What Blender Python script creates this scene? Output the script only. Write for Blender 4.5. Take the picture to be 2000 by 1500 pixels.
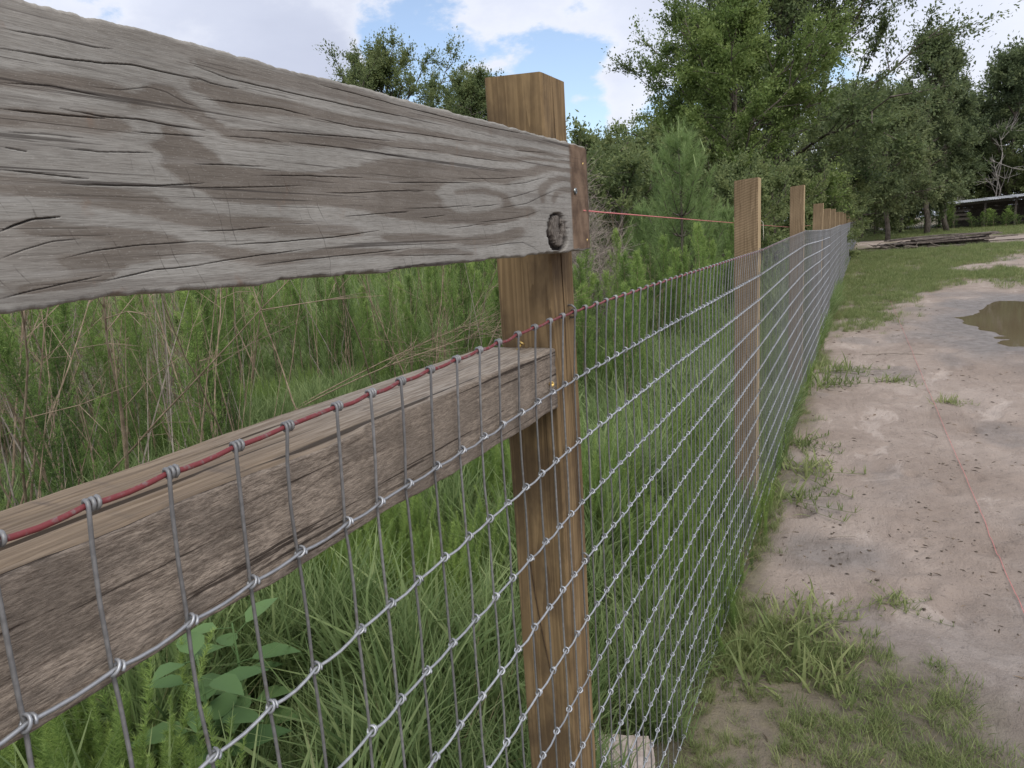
import bpy, math, random
import numpy as np
from mathutils import Matrix, Vector

for o in list(bpy.data.objects):
    bpy.data.objects.remove(o, do_unlink=True)
SC = bpy.context.scene
COL = SC.collection
RNG = np.random.default_rng(7)
random.seed(7)
EYE = (0.394, 0.0, 1.36)

# ------------------------------------------------------------------ camera
cam_data = bpy.data.cameras.new('camera')
cam_data.sensor_width = 36.0
cam_data.lens = 36.0 * 1360 / 2000
cam_data.clip_start = 0.02
cam_data.clip_end = 3000
cam = bpy.data.objects.new('camera', cam_data)
COL.objects.link(cam)
AX = ((0.89485851, 0.03176997, -0.44521784), (0.44177564, -0.20547704, 0.87327743), (-0.06373804, -0.97814613, -0.19790808))
rot = Matrix([[a[0], -a[1], -a[2]] for a in AX])
cam.matrix_world = Matrix.Translation(EYE) @ rot.to_4x4()
SC.camera = cam

# ------------------------------------------------------------------ exposure
SC.view_settings.view_transform = 'Standard'
SC.view_settings.look = 'None'
SC.view_settings.exposure = 0.38
SC.view_settings.gamma = 1.0
SC.render.film_transparent = False

# ------------------------------------------------------------------ sky and sun
SUN_EL, SUN_AZ = 58.0, 135.0        # azimuth clockwise from +Y
world = bpy.data.worlds.new('World')
SC.world = world
world.use_nodes = True
wt = world.node_tree
wt.nodes.clear()
def wn(t, **k):
    n = wt.nodes.new(t)
    for a, b in k.items():
        setattr(n, a, b)
    return n
def wl(a, b): wt.links.new(a, b)
def wmath(op, a, b=None, c=None, clamp=False):
    n = wn('ShaderNodeMath', operation=op, use_clamp=clamp)
    for i, v in enumerate((a, b, c)):
        if v is None: continue
        if isinstance(v, (int, float)): n.inputs[i].default_value = v
        else: wl(v, n.inputs[i])
    return n.outputs[0]
sky = wn('ShaderNodeTexSky', sky_type='NISHITA')
sky.sun_disc = False
sky.sun_elevation = math.radians(SUN_EL)
sky.sun_rotation = math.radians(SUN_AZ)
sky.air_density = 1.0
sky.dust_density = 0.6
sky.ozone_density = 1.5
wc = wn('ShaderNodeTexCoord')
wmap = wn('ShaderNodeMapping')
wmap.inputs['Scale'].default_value = (1, 1, 1.9)
wmap.inputs['Location'].default_value = (0.31, 0.1, 0.0)
wl(wc.outputs['Generated'], wmap.inputs['Vector'])
n1 = wn('ShaderNodeTexNoise', noise_dimensions='3D')
n1.inputs['Scale'].default_value = 5.0
n1.inputs['Detail'].default_value = 12
n1.inputs['Roughness'].default_value = 0.6
wl(wmap.outputs[0], n1.inputs['Vector'])
n2 = wn('ShaderNodeTexNoise', noise_dimensions='3D')
n2.inputs['Scale'].default_value = 1.7
n2.inputs['Detail'].default_value = 8
n2.inputs['Roughness'].default_value = 0.5
wm2 = wn('ShaderNodeMapping')
wm2.inputs['Scale'].default_value = (1, 1, 2.6)
wm2.inputs['Location'].default_value = (4.2, 1.3, 0.5)
wl(wc.outputs['Generated'], wm2.inputs['Vector'])
wl(wm2.outputs[0], n2.inputs['Vector'])
# openings and banks of cloud: (direction, width, amount)
def lobe(d, width, amount):
    vm = wn('ShaderNodeVectorMath', operation='DISTANCE')
    wl(wc.outputs['Generated'], vm.inputs[0])
    vm.inputs[1].default_value = Vector(d).normalized()
    q = wmath('DIVIDE', vm.outputs['Value'], width)
    q = wmath('POWER', q, 2.0)
    q = wmath('MULTIPLY', q, -1.0)
    return wmath('MULTIPLY', wmath('EXPONENT', q), amount)
cov = wmath('MULTIPLY_ADD', n1.outputs['Fac'], 1.0, 0.13)
LOBES = [((-0.42, 0.88, 0.20), 0.16, -0.18), ((-0.30, 0.94, 0.12), 0.12, -0.18), ((-0.33, 0.92, 0.228), 0.05, -0.16),
         ((-0.55, 0.79, 0.262), 0.055, -0.13), ((-0.36, 0.92, 0.13), 0.06, -0.10),
         ((-0.29, 0.936, 0.197), 0.035, 0.20), ((-0.296, 0.945, 0.145), 0.035, 0.26), ((-0.62, 0.742, 0.235), 0.05, 0.2),
         ((-0.35, 0.918, 0.175), 0.03, 0.20), ((-0.29, 0.92, 0.27), 0.08, 0.20), ((-0.42, 0.86, 0.29), 0.07, 0.16)]
for d, w_, a_ in LOBES:
    cov = wmath('ADD', cov, lobe(d, w_, a_))
mask = wn('ShaderNodeMapRange', interpolation_type='SMOOTHSTEP')
mask.inputs['From Min'].default_value = 0.47
mask.inputs['From Max'].default_value = 0.57
mask.inputs['To Min'].default_value = 0.16
wl(cov, mask.inputs['Value'])
shade = wn('ShaderNodeValToRGB')
shade.color_ramp.elements[0].position = 0.33
shade.color_ramp.elements[0].color = (3.05, 3.3, 4.1, 1)
shade.color_ramp.elements[1].position = 0.62
shade.color_ramp.elements[1].color = (4.3, 4.55, 5.3, 1)
wl(n2.outputs['Fac'], shade.inputs['Fac'])
edge = wn('ShaderNodeMapRange', interpolation_type='SMOOTHSTEP')
edge.inputs['From Min'].default_value = 0.50
edge.inputs['From Max'].default_value = 0.72
edge.inputs['To Min'].default_value = 1.0
edge.inputs['To Max'].default_value = 0.0
wl(cov, edge.inputs['Value'])
bright = wn('ShaderNodeMixRGB')
bright.inputs['Color2'].default_value = (4.9, 5.05, 5.5, 1)
wl(wmath('MULTIPLY', edge.outputs[0], 0.6), bright.inputs['Fac'])
wl(shade.outputs['Color'], bright.inputs['Color1'])
mix = wn('ShaderNodeMixRGB')
wl(mask.outputs[0], mix.inputs['Fac'])
skyg = wn('ShaderNodeMixRGB', blend_type='MULTIPLY')
skyg.inputs['Fac'].default_value = 1.0
skyg.inputs['Color2'].default_value = (1.0, 1.0, 1.0, 1)
wl(sky.outputs['Color'], skyg.inputs['Color1'])
wl(skyg.outputs['Color'], mix.inputs['Color1'])
wl(bright.outputs['Color'], mix.inputs['Color2'])
bg = wn('ShaderNodeBackground')
bg.inputs['Strength'].default_value = 0.15
wl(mix.outputs['Color'], bg.inputs['Color'])
wo = wn('ShaderNodeOutputWorld')
wl(bg.outputs[0], wo.inputs['Surface'])

sun_data = bpy.data.lights.new('sun', 'SUN')
sun_data.energy = 2.3
sun_data.angle = math.radians(45)
sun_data.color = (1.0, 0.95, 0.87)
sun = bpy.data.objects.new('sun', sun_data)
COL.objects.link(sun)
a_, e_ = math.radians(SUN_AZ), math.radians(SUN_EL)
sd = Vector((math.sin(a_) * math.cos(e_), math.cos(a_) * math.cos(e_), math.sin(e_)))
sun.rotation_euler = sd.to_track_quat('Z', 'Y').to_euler()
sun.location = (-5, -5, 12)

# ------------------------------------------------------------------ helpers
def mesh_np(name, V, F, mats=(), attrs=None, smooth=False, fmat=None):
    """V (n,3); F list of (k, m) index arrays of constant size each"""
    me = bpy.data.meshes.new(name)
    V = np.asarray(V, dtype=np.float32)
    if isinstance(F, np.ndarray): F = [F]
    F = [f for f in F if len(f)]
    me.vertices.add(len(V))
    me.vertices.foreach_set('co', V.ravel())
    loops = np.concatenate([f.ravel() for f in F]).astype(np.int32)
    sizes = np.concatenate([np.full(len(f), f.shape[1]) for f in F]).astype(np.int32)
    me.loops.add(len(loops))
    me.loops.foreach_set('vertex_index', loops)
    me.polygons.add(len(sizes))
    starts = np.concatenate([[0], np.cumsum(sizes)[:-1]]).astype(np.int32)
    me.polygons.foreach_set('loop_start', starts)
    if fmat is not None:
        me.polygons.foreach_set('material_index', np.asarray(fmat, dtype=np.int32))
    for m in (mats if isinstance(mats, (list, tuple)) else [mats]):
        me.materials.append(m)
    me.update(calc_edges=True)
    me.polygons.foreach_set('use_smooth', np.full(len(sizes), smooth))
    for k, v in (attrs or {}).items():
        a = me.attributes.new(k, 'FLOAT', 'POINT')
        a.data.foreach_set('value', np.asarray(v, dtype=np.float32))
    return me

def link(name, data, parent=None, loc=(0, 0, 0), rotz=0.0, scale=1.0):
    o = bpy.data.objects.new(name, data)
    COL.objects.link(o)
    o.location = loc
    o.rotation_euler = (0, 0, rotz)
    o.scale = (scale,) * 3 if isinstance(scale, (int, float)) else scale
    if parent is not None: o.parent = parent
    return o

def tag(o, label=None, cat=None, group=None, kind=None):
    if label: o['label'] = label
    if cat: o['category'] = cat
    if group: o['group'] = group
    if kind: o['kind'] = kind
    return o

def copy_tree(o, parent=None):
    c = o.copy()
    COL.objects.link(c)
    if parent is not None: c.parent = parent
    for ch in list(o.children): copy_tree(ch, c)
    return c

class Geo:
    def __init__(s): s.V, s.Q, s.T, s.n, s.A = [], [], [], 0, []
    def add(s, V, Q=None, T=None, a=None):
        V = np.asarray(V, dtype=np.float64).reshape(-1, 3)
        if Q is not None and len(Q): s.Q.append(np.asarray(Q, dtype=np.int64).reshape(-1, 4) + s.n)
        if T is not None and len(T): s.T.append(np.asarray(T, dtype=np.int64).reshape(-1, 3) + s.n)
        s.V.append(V); s.n += len(V)
        s.A.append(np.full(len(V), 0.5) if a is None else np.broadcast_to(a, (len(V),)))
        return s
    def mesh(s, name, mats, smooth=False, attr='tint'):
        F = []
        if s.Q: F.append(np.concatenate(s.Q))
        if s.T: F.append(np.concatenate(s.T))
        return mesh_np(name, np.concatenate(s.V), F, mats, {attr: np.concatenate(s.A)}, smooth)

def tube(P, R, k=6, cap=True):
    """polyline P (n,3), radius R -> verts, quads, tris"""
    P = np.asarray(P, dtype=np.float64); n = len(P)
    R = np.broadcast_to(np.asarray(R, dtype=np.float64), (n,))
    T = np.gradient(P, axis=0)
    T /= np.linalg.norm(T, axis=1)[:, None] + 1e-12
    ref = np.array([0.0, 0, 1]) if abs(T[:, 2]).mean() < 0.8 else np.array([1.0, 0, 0])
    N = np.zeros_like(P)
    v = ref - T[0] * (ref @ T[0]); v /= np.linalg.norm(v)
    for i in range(n):
        v = v - T[i] * (v @ T[i]); v /= np.linalg.norm(v) + 1e-12
        N[i] = v
    Bn = np.cross(T, N)
    a = np.arange(k) * 2 * np.pi / k
    V = P[:, None] + R[:, None, None] * (np.cos(a)[None, :, None] * N[:, None] + np.sin(a)[None, :, None] * Bn[:, None])
    i, j = np.meshgrid(np.arange(n - 1), np.arange(k), indexing='ij')
    Q = np.stack([i * k + j, i * k + (j + 1) % k, (i + 1) * k + (j + 1) % k, (i + 1) * k + j], -1).reshape(-1, 4)
    V = V.reshape(-1, 3); Tr = None
    if cap:
        V = np.vstack([V, P[0], P[-1]]); j = np.arange(k)
        Tr = np.vstack([np.stack([np.full(k, n * k), (j + 1) % k, j], -1),
                        np.stack([np.full(k, n * k + 1), (n - 1) * k + j, (n - 1) * k + (j + 1) % k], -1)])
    return V, Q, Tr

def tube_mesh(name, P, R, mat, k=6, smooth=True):
    V, Q, T = tube(P, R, k)
    return mesh_np(name, V, [Q] + ([T] if T is not None else []), mat, None, smooth)

def box(c, s, rz=0.0):
    c = np.asarray(c, float); h = np.asarray(s, float) / 2
    V = np.array([[x, y, z] for x in (-1, 1) for y in (-1, 1) for z in (-1, 1)]) * h
    if rz:
        cs, sn = math.cos(rz), math.sin(rz)
        V = V @ np.array([[cs, sn, 0], [-sn, cs, 0], [0, 0, 1]])
    Q = np.array([[0, 1, 3, 2], [4, 6, 7, 5], [0, 4, 5, 1], [2, 3, 7, 6], [0, 2, 6, 4], [1, 5, 7, 3]])
    return V + c, Q

def hash2(ix, iy, seed):
    h = (ix.astype(np.int64) * 374761393 + iy.astype(np.int64) * 668265263 + seed * 974711) & 0xffffffff
    h = ((h ^ (h >> 13)) * 1274126177) & 0xffffffff
    return ((h ^ (h >> 16)) & 0xffff) / 65535.0
def vnoise(x, y, seed=0):
    x, y = np.broadcast_arrays(np.asarray(x, float), np.asarray(y, float))
    ix, iy = np.floor(x), np.floor(y)
    fx, fy = x - ix, y - iy
    fx = fx * fx * (3 - 2 * fx); fy = fy * fy * (3 - 2 * fy)
    a, b = hash2(ix, iy, seed), hash2(ix + 1, iy, seed)
    c, d = hash2(ix, iy + 1, seed), hash2(ix + 1, iy + 1, seed)
    return (a + (b - a) * fx) * (1 - fy) + (c + (d - c) * fx) * fy
def fbm(x, y, seed=0, o=4, g=0.5):
    t, s, a = 0.0, 0.0, 1.0
    for i in range(o):
        t = t + a * vnoise(np.asarray(x) * 2 ** i, np.asarray(y) * 2 ** i, seed + i * 17); s += a; a *= g
    return t / s
def sstep(a, b, x):
    t = np.clip((x - a) / (b - a), 0, 1)
    return t * t * (3 - 2 * t)

# ------------------------------------------------------------------ materials
class NT:
    def __init__(s, name):
        s.m = bpy.data.materials.new(name); s.m.use_nodes = True
        s.t = s.m.node_tree; s.t.nodes.clear()
        s.out = s.n('ShaderNodeOutputMaterial')
        s.co = None
    def n(s, ty, ins=None, **k):
        x = s.t.nodes.new(ty)
        for a, b in k.items(): setattr(x, a, b)
        for a, b in (ins or {}).items(): s.set(x.inputs[a], b)
        return x
    def set(s, sock, v):
        if isinstance(v, bpy.types.NodeSocket): s.t.links.new(v, sock)
        else:
            if sock.type == 'RGBA' and len(v) == 3: v = (*v, 1)
            sock.default_value = v
    def obj(s):
        if s.co is None: s.co = s.n('ShaderNodeTexCoord')
        return s.co.outputs['Object']
    def noise(s, scale=1.0, vec=(1, 1, 1), detail=4, rough=0.5, dist=0.0, out='Fac', src=None):
        mp = s.n('ShaderNodeMapping', {'Vector': src or s.obj(), 'Scale': vec})
        return s.n('ShaderNodeTexNoise', {'Vector': mp.outputs[0], 'Scale': scale, 'Detail': detail, 'Roughness': rough, 'Distortion': dist}).outputs[out]
    def math(s, op, a, b=0.0, clamp=False):
        x = s.n('ShaderNodeMath', operation=op, use_clamp=clamp); s.set(x.inputs[0], a); s.set(x.inputs[1], b); return x.outputs[0]
    def rng(s, v, a, b, c=0.0, d=1.0, smooth=True):
        return s.n('ShaderNodeMapRange', {'Value': v, 'From Min': a, 'From Max': b, 'To Min': c, 'To Max': d}, interpolation_type='SMOOTHSTEP' if smooth else 'LINEAR').outputs[0]
    def mix(s, f, a, b, blend='MIX'):
        x = s.n('ShaderNodeMixRGB', {'Fac': f, 'Color1': a, 'Color2': b}, blend_type=blend); return x.outputs[0]
    def attr(s, name): return s.n('ShaderNodeAttribute', attribute_name=name).outputs['Fac']
    def bump(s, h, strength=0.3, dist=0.01, nrm=None):
        i = {'Height': h, 'Strength': strength, 'Distance': dist}
        if nrm is not None: i['Normal'] = nrm
        return s.n('ShaderNodeBump', i).outputs[0]
    def bsdf(s, color, rough=0.8, metal=0.0, normal=None, spec=0.3):
        i = {'Base Color': color, 'Roughness': rough, 'Metallic': metal, 'Specular IOR Level': spec}
        if normal is not None: i['Normal'] = normal
        b = s.n('ShaderNodeBsdfPrincipled', i)
        s.t.links.new(b.outputs[0], s.out.inputs['Surface'])
        return s.m
    def leaf(s, color, trans=0.35, rough=0.55):
        b = s.n('ShaderNodeBsdfPrincipled', {'Base Color': color, 'Roughness': rough, 'Specular IOR Level': 0.25})
        t = s.n('ShaderNodeBsdfTranslucent', {'Color': color})
        x = s.n('ShaderNodeMixShader', {'Fac': trans})
        s.t.links.new(b.outputs[0], x.inputs[1]); s.t.links.new(t.outputs[0], x.inputs[2])
        s.t.links.new(x.outputs[0], s.out.inputs['Surface'])
        return s.m
    def rnd(s): return s.n('ShaderNodeObjectInfo').outputs['Random']

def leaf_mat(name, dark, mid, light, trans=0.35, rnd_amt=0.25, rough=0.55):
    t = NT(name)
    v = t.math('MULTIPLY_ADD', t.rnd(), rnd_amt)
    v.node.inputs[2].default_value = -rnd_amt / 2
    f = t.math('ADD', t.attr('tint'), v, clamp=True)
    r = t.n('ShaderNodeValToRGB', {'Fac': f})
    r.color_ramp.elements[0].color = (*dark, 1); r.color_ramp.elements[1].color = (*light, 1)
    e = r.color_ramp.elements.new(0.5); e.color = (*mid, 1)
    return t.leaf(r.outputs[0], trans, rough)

def wood_mat(name, dark, light, axis='z', scale=1.0, rings=0.5, stain=None, rough=0.85, bump=0.35, saw=False):
    t = NT(name)
    st = {'z': (1, 1, 0.035), 'y': (1, 0.035, 1), 'x': (0.035, 1, 1)}[axis]
    fib = t.noise(190 * scale, st, 6, 0.6)
    rg = t.noise(42 * scale, st, 2, 0.5, 0.4)
    rgs = t.rng(t.math('FRACT', t.math('MULTIPLY', rg, 7.0)), 0.1, 0.9)
    blot = t.noise(9, (1, 1, 1), 4)
    f = t.math('ADD', t.math('MULTIPLY', rgs, rings), t.math('MULTIPLY', fib, 1.0 - rings * 0.6), clamp=True)
    f = t.math('ADD', t.math('SUBTRACT', f, 0.25), t.math('MULTIPLY', t.math('SUBTRACT', blot, 0.5), 0.7), clamp=True)
    c = t.mix(f, dark, light)
    if stain:
        sm = t.rng(t.noise(5.0, (1, 1, 0.5) if axis == 'z' else (1, 1, 1), 6, 0.65), 0.47, 0.62)
        c = t.mix(t.math('MULTIPLY', sm, 0.75), c, stain)
    chk = t.rng(t.noise(75 * scale, tuple(q * (0.35 if q < 0.5 else 1) for q in st), 2, 0.4), 0.30, 0.24, 0.0, 1.0)
    c = t.mix(t.math('MULTIPLY', chk, 0.4), c, tuple(q * 0.3 for q in dark))
    h = t.math('ADD', t.math('MULTIPLY', fib, 0.7), t.math('MULTIPLY', rgs, 0.2))
    h = t.math('SUBTRACT', h, chk)
    if saw:
        w = t.n('ShaderNodeTexWave', {'Vector': t.n('ShaderNodeMapping', {'Vector': t.obj(), 'Rotation': (0.5, 0.3, 0.0)}).outputs[0], 'Scale': 34.0, 'Distortion': 2.5, 'Detail': 3.0, 'Detail Scale': 1.5}, wave_type='BANDS', bands_direction='Z').outputs['Fac']
        c = t.mix(t.math('MULTIPLY', t.rng(w, 0.7, 1.0), 0.42), c, tuple(q * 0.5 for q in dark))
        h = t.math('SUBTRACT', h, t.math('MULTIPLY', w, 0.35))
    return t.bsdf(c, rough, normal=t.bump(h, bump, 0.004), spec=0.2)

def metal_mat(name, a, b, rough=0.45, metal=0.7, scale=300):
    t = NT(name)
    c = t.mix(t.rng(t.noise(scale, (1, 1, 1), 4), 0.35, 0.65), a, b)
    c = t.mix(t.rng(t.rnd(), 0.0, 1.0, 0.0, 0.45), c, tuple(q * 0.5 for q in a))
    c = t.mix(t.rng(t.noise(45, (1, 1, 1), 4), 0.60, 0.70, 0, 0.35), c, (0.16, 0.12, 0.10))
    return t.bsdf(c, rough, metal, spec=0.5)
def plain_mat(name, a, b, scale=30, rough=0.8, bump=0.2, vec=(1, 1, 1)):
    t = NT(name)
    n = t.noise(scale, vec, 5, 0.6)
    return t.bsdf(t.mix(t.rng(n, 0.3, 0.7), a, b), rough, normal=t.bump(n, bump, 0.01))

M = {}
M['post'] = wood_mat('treated_post_wood', (0.165, 0.110, 0.055), (0.335, 0.232, 0.12), 'z', 1.0, 0.5, stain=(0.075, 0.05, 0.03))
M['rough_post'] = wood_mat('rough_sawn_post_wood', (0.155, 0.108, 0.062), (0.335, 0.245, 0.15), 'z', 1.0, 0.4, saw=True)
M['post_edge'] = wood_mat('pale_sawn_wood', (0.36, 0.26, 0.14), (0.54, 0.43, 0.26), 'z', 1.0, 0.4)
M['wire'] = metal_mat('galvanised_wire', (0.38, 0.395, 0.42), (0.47, 0.485, 0.51), 0.46, 0.6, 150)
M['stay'] = metal_mat('dull_galvanised_wire', (0.21, 0.21, 0.21), (0.29, 0.29, 0.29), 0.5, 0.4, 150)
M['brass'] = metal_mat('brassy_screw', (0.55, 0.36, 0.10), (0.75, 0.55, 0.22), 0.35, 0.8)
M['dark_screw'] = metal_mat('dark_screw', (0.10, 0.11, 0.11), (0.35, 0.38, 0.38), 0.35, 0.8)
t = NT('worn_red_wire')
w = t.rng(t.noise(160, (1, 1, 1), 6, 0.65), 0.50, 0.68)
M['red_wire'] = t.bsdf(t.mix(w, (0.19, 0.038, 0.042), (0.19, 0.14, 0.135)), 0.55, 0.05, spec=0.4)
M['string'] = plain_mat('red_mason_string', (0.50, 0.13, 0.13), (0.62, 0.24, 0.23), 400, 0.7, 0.1)
M['twine'] = plain_mat('pale_twine', (0.55, 0.55, 0.42), (0.7, 0.7, 0.6), 300, 0.8, 0.1)
M['bark'] = plain_mat('grey_brown_bark', (0.06, 0.05, 0.04), (0.17, 0.145, 0.12), 14, 0.9, 0.6, (1, 1, 0.25))
M['pale_bark'] = plain_mat('bleached_dead_wood', (0.20, 0.18, 0.16), (0.38, 0.35, 0.32), 14, 0.9, 0.4, (1, 1, 0.25))
M['dead'] = plain_mat('dry_brown_stem', (0.15, 0.108, 0.072), (0.32, 0.25, 0.175), 25, 0.85, 0.2)
M['dead_grey'] = plain_mat('dry_grey_twig', (0.16, 0.13, 0.11), (0.30, 0.26, 0.22), 25, 0.85, 0.2)
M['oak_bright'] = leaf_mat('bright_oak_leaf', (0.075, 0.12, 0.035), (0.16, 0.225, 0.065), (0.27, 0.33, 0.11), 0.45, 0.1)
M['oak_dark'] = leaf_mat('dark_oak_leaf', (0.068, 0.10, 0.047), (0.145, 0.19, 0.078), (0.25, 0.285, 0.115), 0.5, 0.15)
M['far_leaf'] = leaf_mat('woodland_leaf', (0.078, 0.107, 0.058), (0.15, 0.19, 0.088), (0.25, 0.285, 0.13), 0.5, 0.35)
M['moss'] = leaf_mat('grey_hanging_moss', (0.10, 0.11, 0.085), (0.17, 0.18, 0.14), (0.25, 0.26, 0.21), 0.3, 0.1)
M['pine'] = leaf_mat('pine_needle', (0.145, 0.215, 0.085), (0.25, 0.35, 0.13), (0.38, 0.47, 0.21), 0.45, 0.05)
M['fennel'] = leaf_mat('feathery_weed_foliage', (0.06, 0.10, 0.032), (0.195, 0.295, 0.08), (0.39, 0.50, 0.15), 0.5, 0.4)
M['grass'] = leaf_mat('lush_grass_blade', (0.10, 0.155, 0.058), (0.19, 0.265, 0.10), (0.32, 0.39, 0.17), 0.5, 0.5)
M['lawn'] = leaf_mat('short_grass_blade', (0.12, 0.16, 0.06), (0.215, 0.265, 0.10), (0.34, 0.37, 0.165), 0.5, 0.5)
M['dry_grass'] = leaf_mat('straw_blade', (0.22, 0.17, 0.09), (0.34, 0.28, 0.16), (0.46, 0.40, 0.25), 0.3, 0.3)
M['broadleaf'] = leaf_mat('broad_weed_leaf', (0.07, 0.135, 0.045), (0.12, 0.205, 0.075), (0.18, 0.28, 0.11), 0.35, 0.2)

# ------------------------------------------------------------------ ground
PUD = (3.0, 11.0)
def pud_d(X, Y):
    dx, dy = X - PUD[0], Y - PUD[1]
    r = np.hypot(dx, dy); th = np.degrees(np.arctan2(dy, dx)) % 360
    R = np.interp(th, [0, 60, 90, 106, 125, 145, 165, 188, 198, 210, 227, 242, 262, 300, 360], [1.75, 2.3, 2.35, 2.42, 1.75, 1.36, 1.35, 1.50, 1.60, 1.62, 1.95, 2.55, 2.2, 2.3, 1.75])
    return r / (R * (1.0 + 0.30 * (fbm(X * 2.6, Y * 1.6, 91) - 0.5)))
def lawn_f(X, Y):
    n = fbm(X * 1.1, Y * 0.45, 31) - 0.5
    n2 = fbm(X * 4.0, Y * 2.0, 37) - 0.5
    g = np.zeros_like(X)
    # short turf beside the fence from 10 m on
    lim = np.interp(Y, [9.0, 10, 12.4, 14.4, 17, 20, 28, 34, 36, 52, 54, 400], [0.1, 0.3, 0.75, 1.4, 2.1, 2.6, 4.5, 4.0, -1, -1, 60, 200])
    g = np.maximum(g, sstep(0.45, -0.35, (X - lim) / (0.6 + 0.03 * Y) + n * 2.0) * (Y > 8.6) * (0.45 + 0.55 * sstep(0.36, 0.52, fbm(X * 1.6, Y * 0.7, 39))))
    g = np.maximum(g, sstep(0.5, 0.7, fbm(X * 0.5, Y * 0.22, 44)) * sstep(14, 20, Y) * 0.8)
    # fringe along the foot of the wire
    fr = 0.03 + 0.13 * fbm(Y * 1.6, Y * 0, 52)
    g = np.maximum(g, 0.7 * sstep(fr + 0.08, fr - 0.05, X) * sstep(0.42, 0.62, fbm(Y * 1.3, X * 2, 57)) * (Y < 12))
    g = np.maximum(g, 0.8 * sstep(0.13, 0.03, X + 0.05 * n2) * (Y < 4.2))
    g = np.maximum(g, sstep(1.0, 0.4, np.hypot((X - 0.20) / 0.34, (Y - 2.20) / 0.30)))
    # thin patchy turf in the near corner
    g = np.maximum(g, 0.75 * sstep(2.32, 1.95, Y + n2 * 0.7 + (X - 0.5) * 0.05) * sstep(1.15, 0.7, X + n2))
    g = np.where(X < 0.02, 1.0, g)
    return g
def ground_h(X, Y):
    near = np.exp(-((Y - 4) / 16.0) ** 2)
    h = 0.045 * (fbm(X * 0.35, Y * 0.3, 3) - 0.5) * sstep(0.0, 1.5, np.abs(X))
    h = h + near * (0.022 * (fbm(X * 3, Y * 3, 5) - 0.5) + 0.010 * (fbm(X * 14, Y * 14, 6) - 0.5))
    h = h + 0.30 * sstep(60, 140, Y) + 0.02 * sstep(0.1, -0.4, X)
    d = pud_d(X, Y)
    h = h * sstep(0.9, 1.8, d) - 0.055 * sstep(1.32, 0.55, d) + 0.012 * np.exp(-((d - 1.5) / 0.25) ** 2)
    # scuffs, prints and a burrow by the wire
    for (cx, cy, r, dp) in [(0.13, 3.42, 0.07, 0.05), (0.30, 2.98, 0.07, 0.014), (0.62, 3.35, 0.05, 0.016), (0.66, 3.24, 0.03, 0.014), (0.95, 3.4, 0.06, 0.014), (0.5, 4.2, 0.06, 0.014),
                            (1.2, 4.9, 0.08, 0.016), *[(float(a), float(b), float(c), 0.016) for a, b, c in zip(np.random.default_rng(4).uniform(0.3, 2.2, 70), np.random.default_rng(5).uniform(2.5, 9.5, 70), np.random.default_rng(6).uniform(0.035, 0.075, 70))], (0.8, 6.1, 0.07, 0.014), (0.42, 5.3, 0.08, 0.014), (1.4, 6.8, 0.1, 0.018), (0.75, 2.75, 0.05, 0.012)]:
        q = np.hypot(X - cx, (Y - cy) * 0.8) / r
        h = h - dp * np.exp(-q ** 2) + dp * 0.35 * np.exp(-((q - 1.5) / 0.5) ** 2)
    for rx in (1.55, 2.9):
        h = h - 0.018 * np.exp(-((X - rx - 0.12 * np.sin(Y * 0.4)) / 0.12) ** 2) * sstep(2, 3, Y) * sstep(30, 20, Y) * sstep(1.2, 1.9, d)
    return h
gx = np.unique(np.concatenate([-np.geomspace(0.6, 500, 40), np.linspace(-0.6, 0.0, 14), np.linspace(0, 1.3, 110), np.linspace(1.3, 5.5, 110), np.geomspace(5.5, 500, 50)]))
gy = np.unique(np.concatenate([-np.geomspace(1.0, 200, 20)[::-1], np.linspace(-1, 1.5, 24), np.linspace(1.5, 4.5, 230), np.linspace(4.5, 14.5, 260), np.geomspace(14.5, 60, 150), np.geomspace(60, 900, 40)]))
GX, GY = np.meshgrid(gx, gy)
GZ = ground_h(GX, GY)
GL = lawn_f(GX, GY)
GD = pud_d(GX, GY)
wet = np.maximum(sstep(1.75, 1.05, GD + 0.5 * (fbm(GX * 1.8, GY * 1.1, 71) - 0.5)), 0.55 * sstep(0.56, 0.70, fbm(GX * 1.7, GY * 1.0, 76)))
wet = np.maximum(wet, 0.8 * sstep(1.0, 0.2, np.hypot((GX - 0.32) / 0.32, (GY - 3.0) / 0.28) + 0.5 * (fbm(GX * 6, GY * 6, 77) - 0.5)))
nr, nc = GX.shape
i, j = np.meshgrid(np.arange(nr - 1), np.arange(nc - 1), indexing='ij')
GQ = np.stack([i * nc + j, i * nc + j + 1, (i + 1) * nc + j + 1, (i + 1) * nc + j], -1).reshape(-1, 4)
t = NT('sandy_ground')
big = t.noise(0.9, (1, 1, 1), 6, 0.6)
mid_ = t.noise(9, (1, 1, 1), 6, 0.65)
fine = t.noise(140, (1, 1, 1), 5, 0.7)
grain = t.noise(700, (1, 1, 1), 3, 0.6)
strk = t.noise(3.2, (1, 0.45, 1), 7, 0.68, 0.8)
sand = t.mix(t.rng(big, 0.35, 0.65), (0.265, 0.212, 0.176), (0.365, 0.302, 0.26))
sand = t.mix(t.math('MULTIPLY', t.rng(mid_, 0.4, 0.75), 0.4), sand, (0.23, 0.182, 0.152))
sand = t.mix(t.math('MULTIPLY', t.rng(fine, 0.45, 0.75), 0.4), sand, (0.18, 0.143, 0.12))
sand = t.mix(t.math('MULTIPLY', t.rng(grain, 0.62, 0.72), 0.55), sand, (0.075, 0.06, 0.05))
sand = t.mix(t.math('MULTIPLY', t.rng(strk, 0.50, 0.66), 0.5), sand, (0.20, 0.155, 0.128))
sand = t.mix(t.math('MULTIPLY', t.rng(strk, 0.44, 0.34), 0.5), sand, (0.47, 0.40, 0.355))
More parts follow.
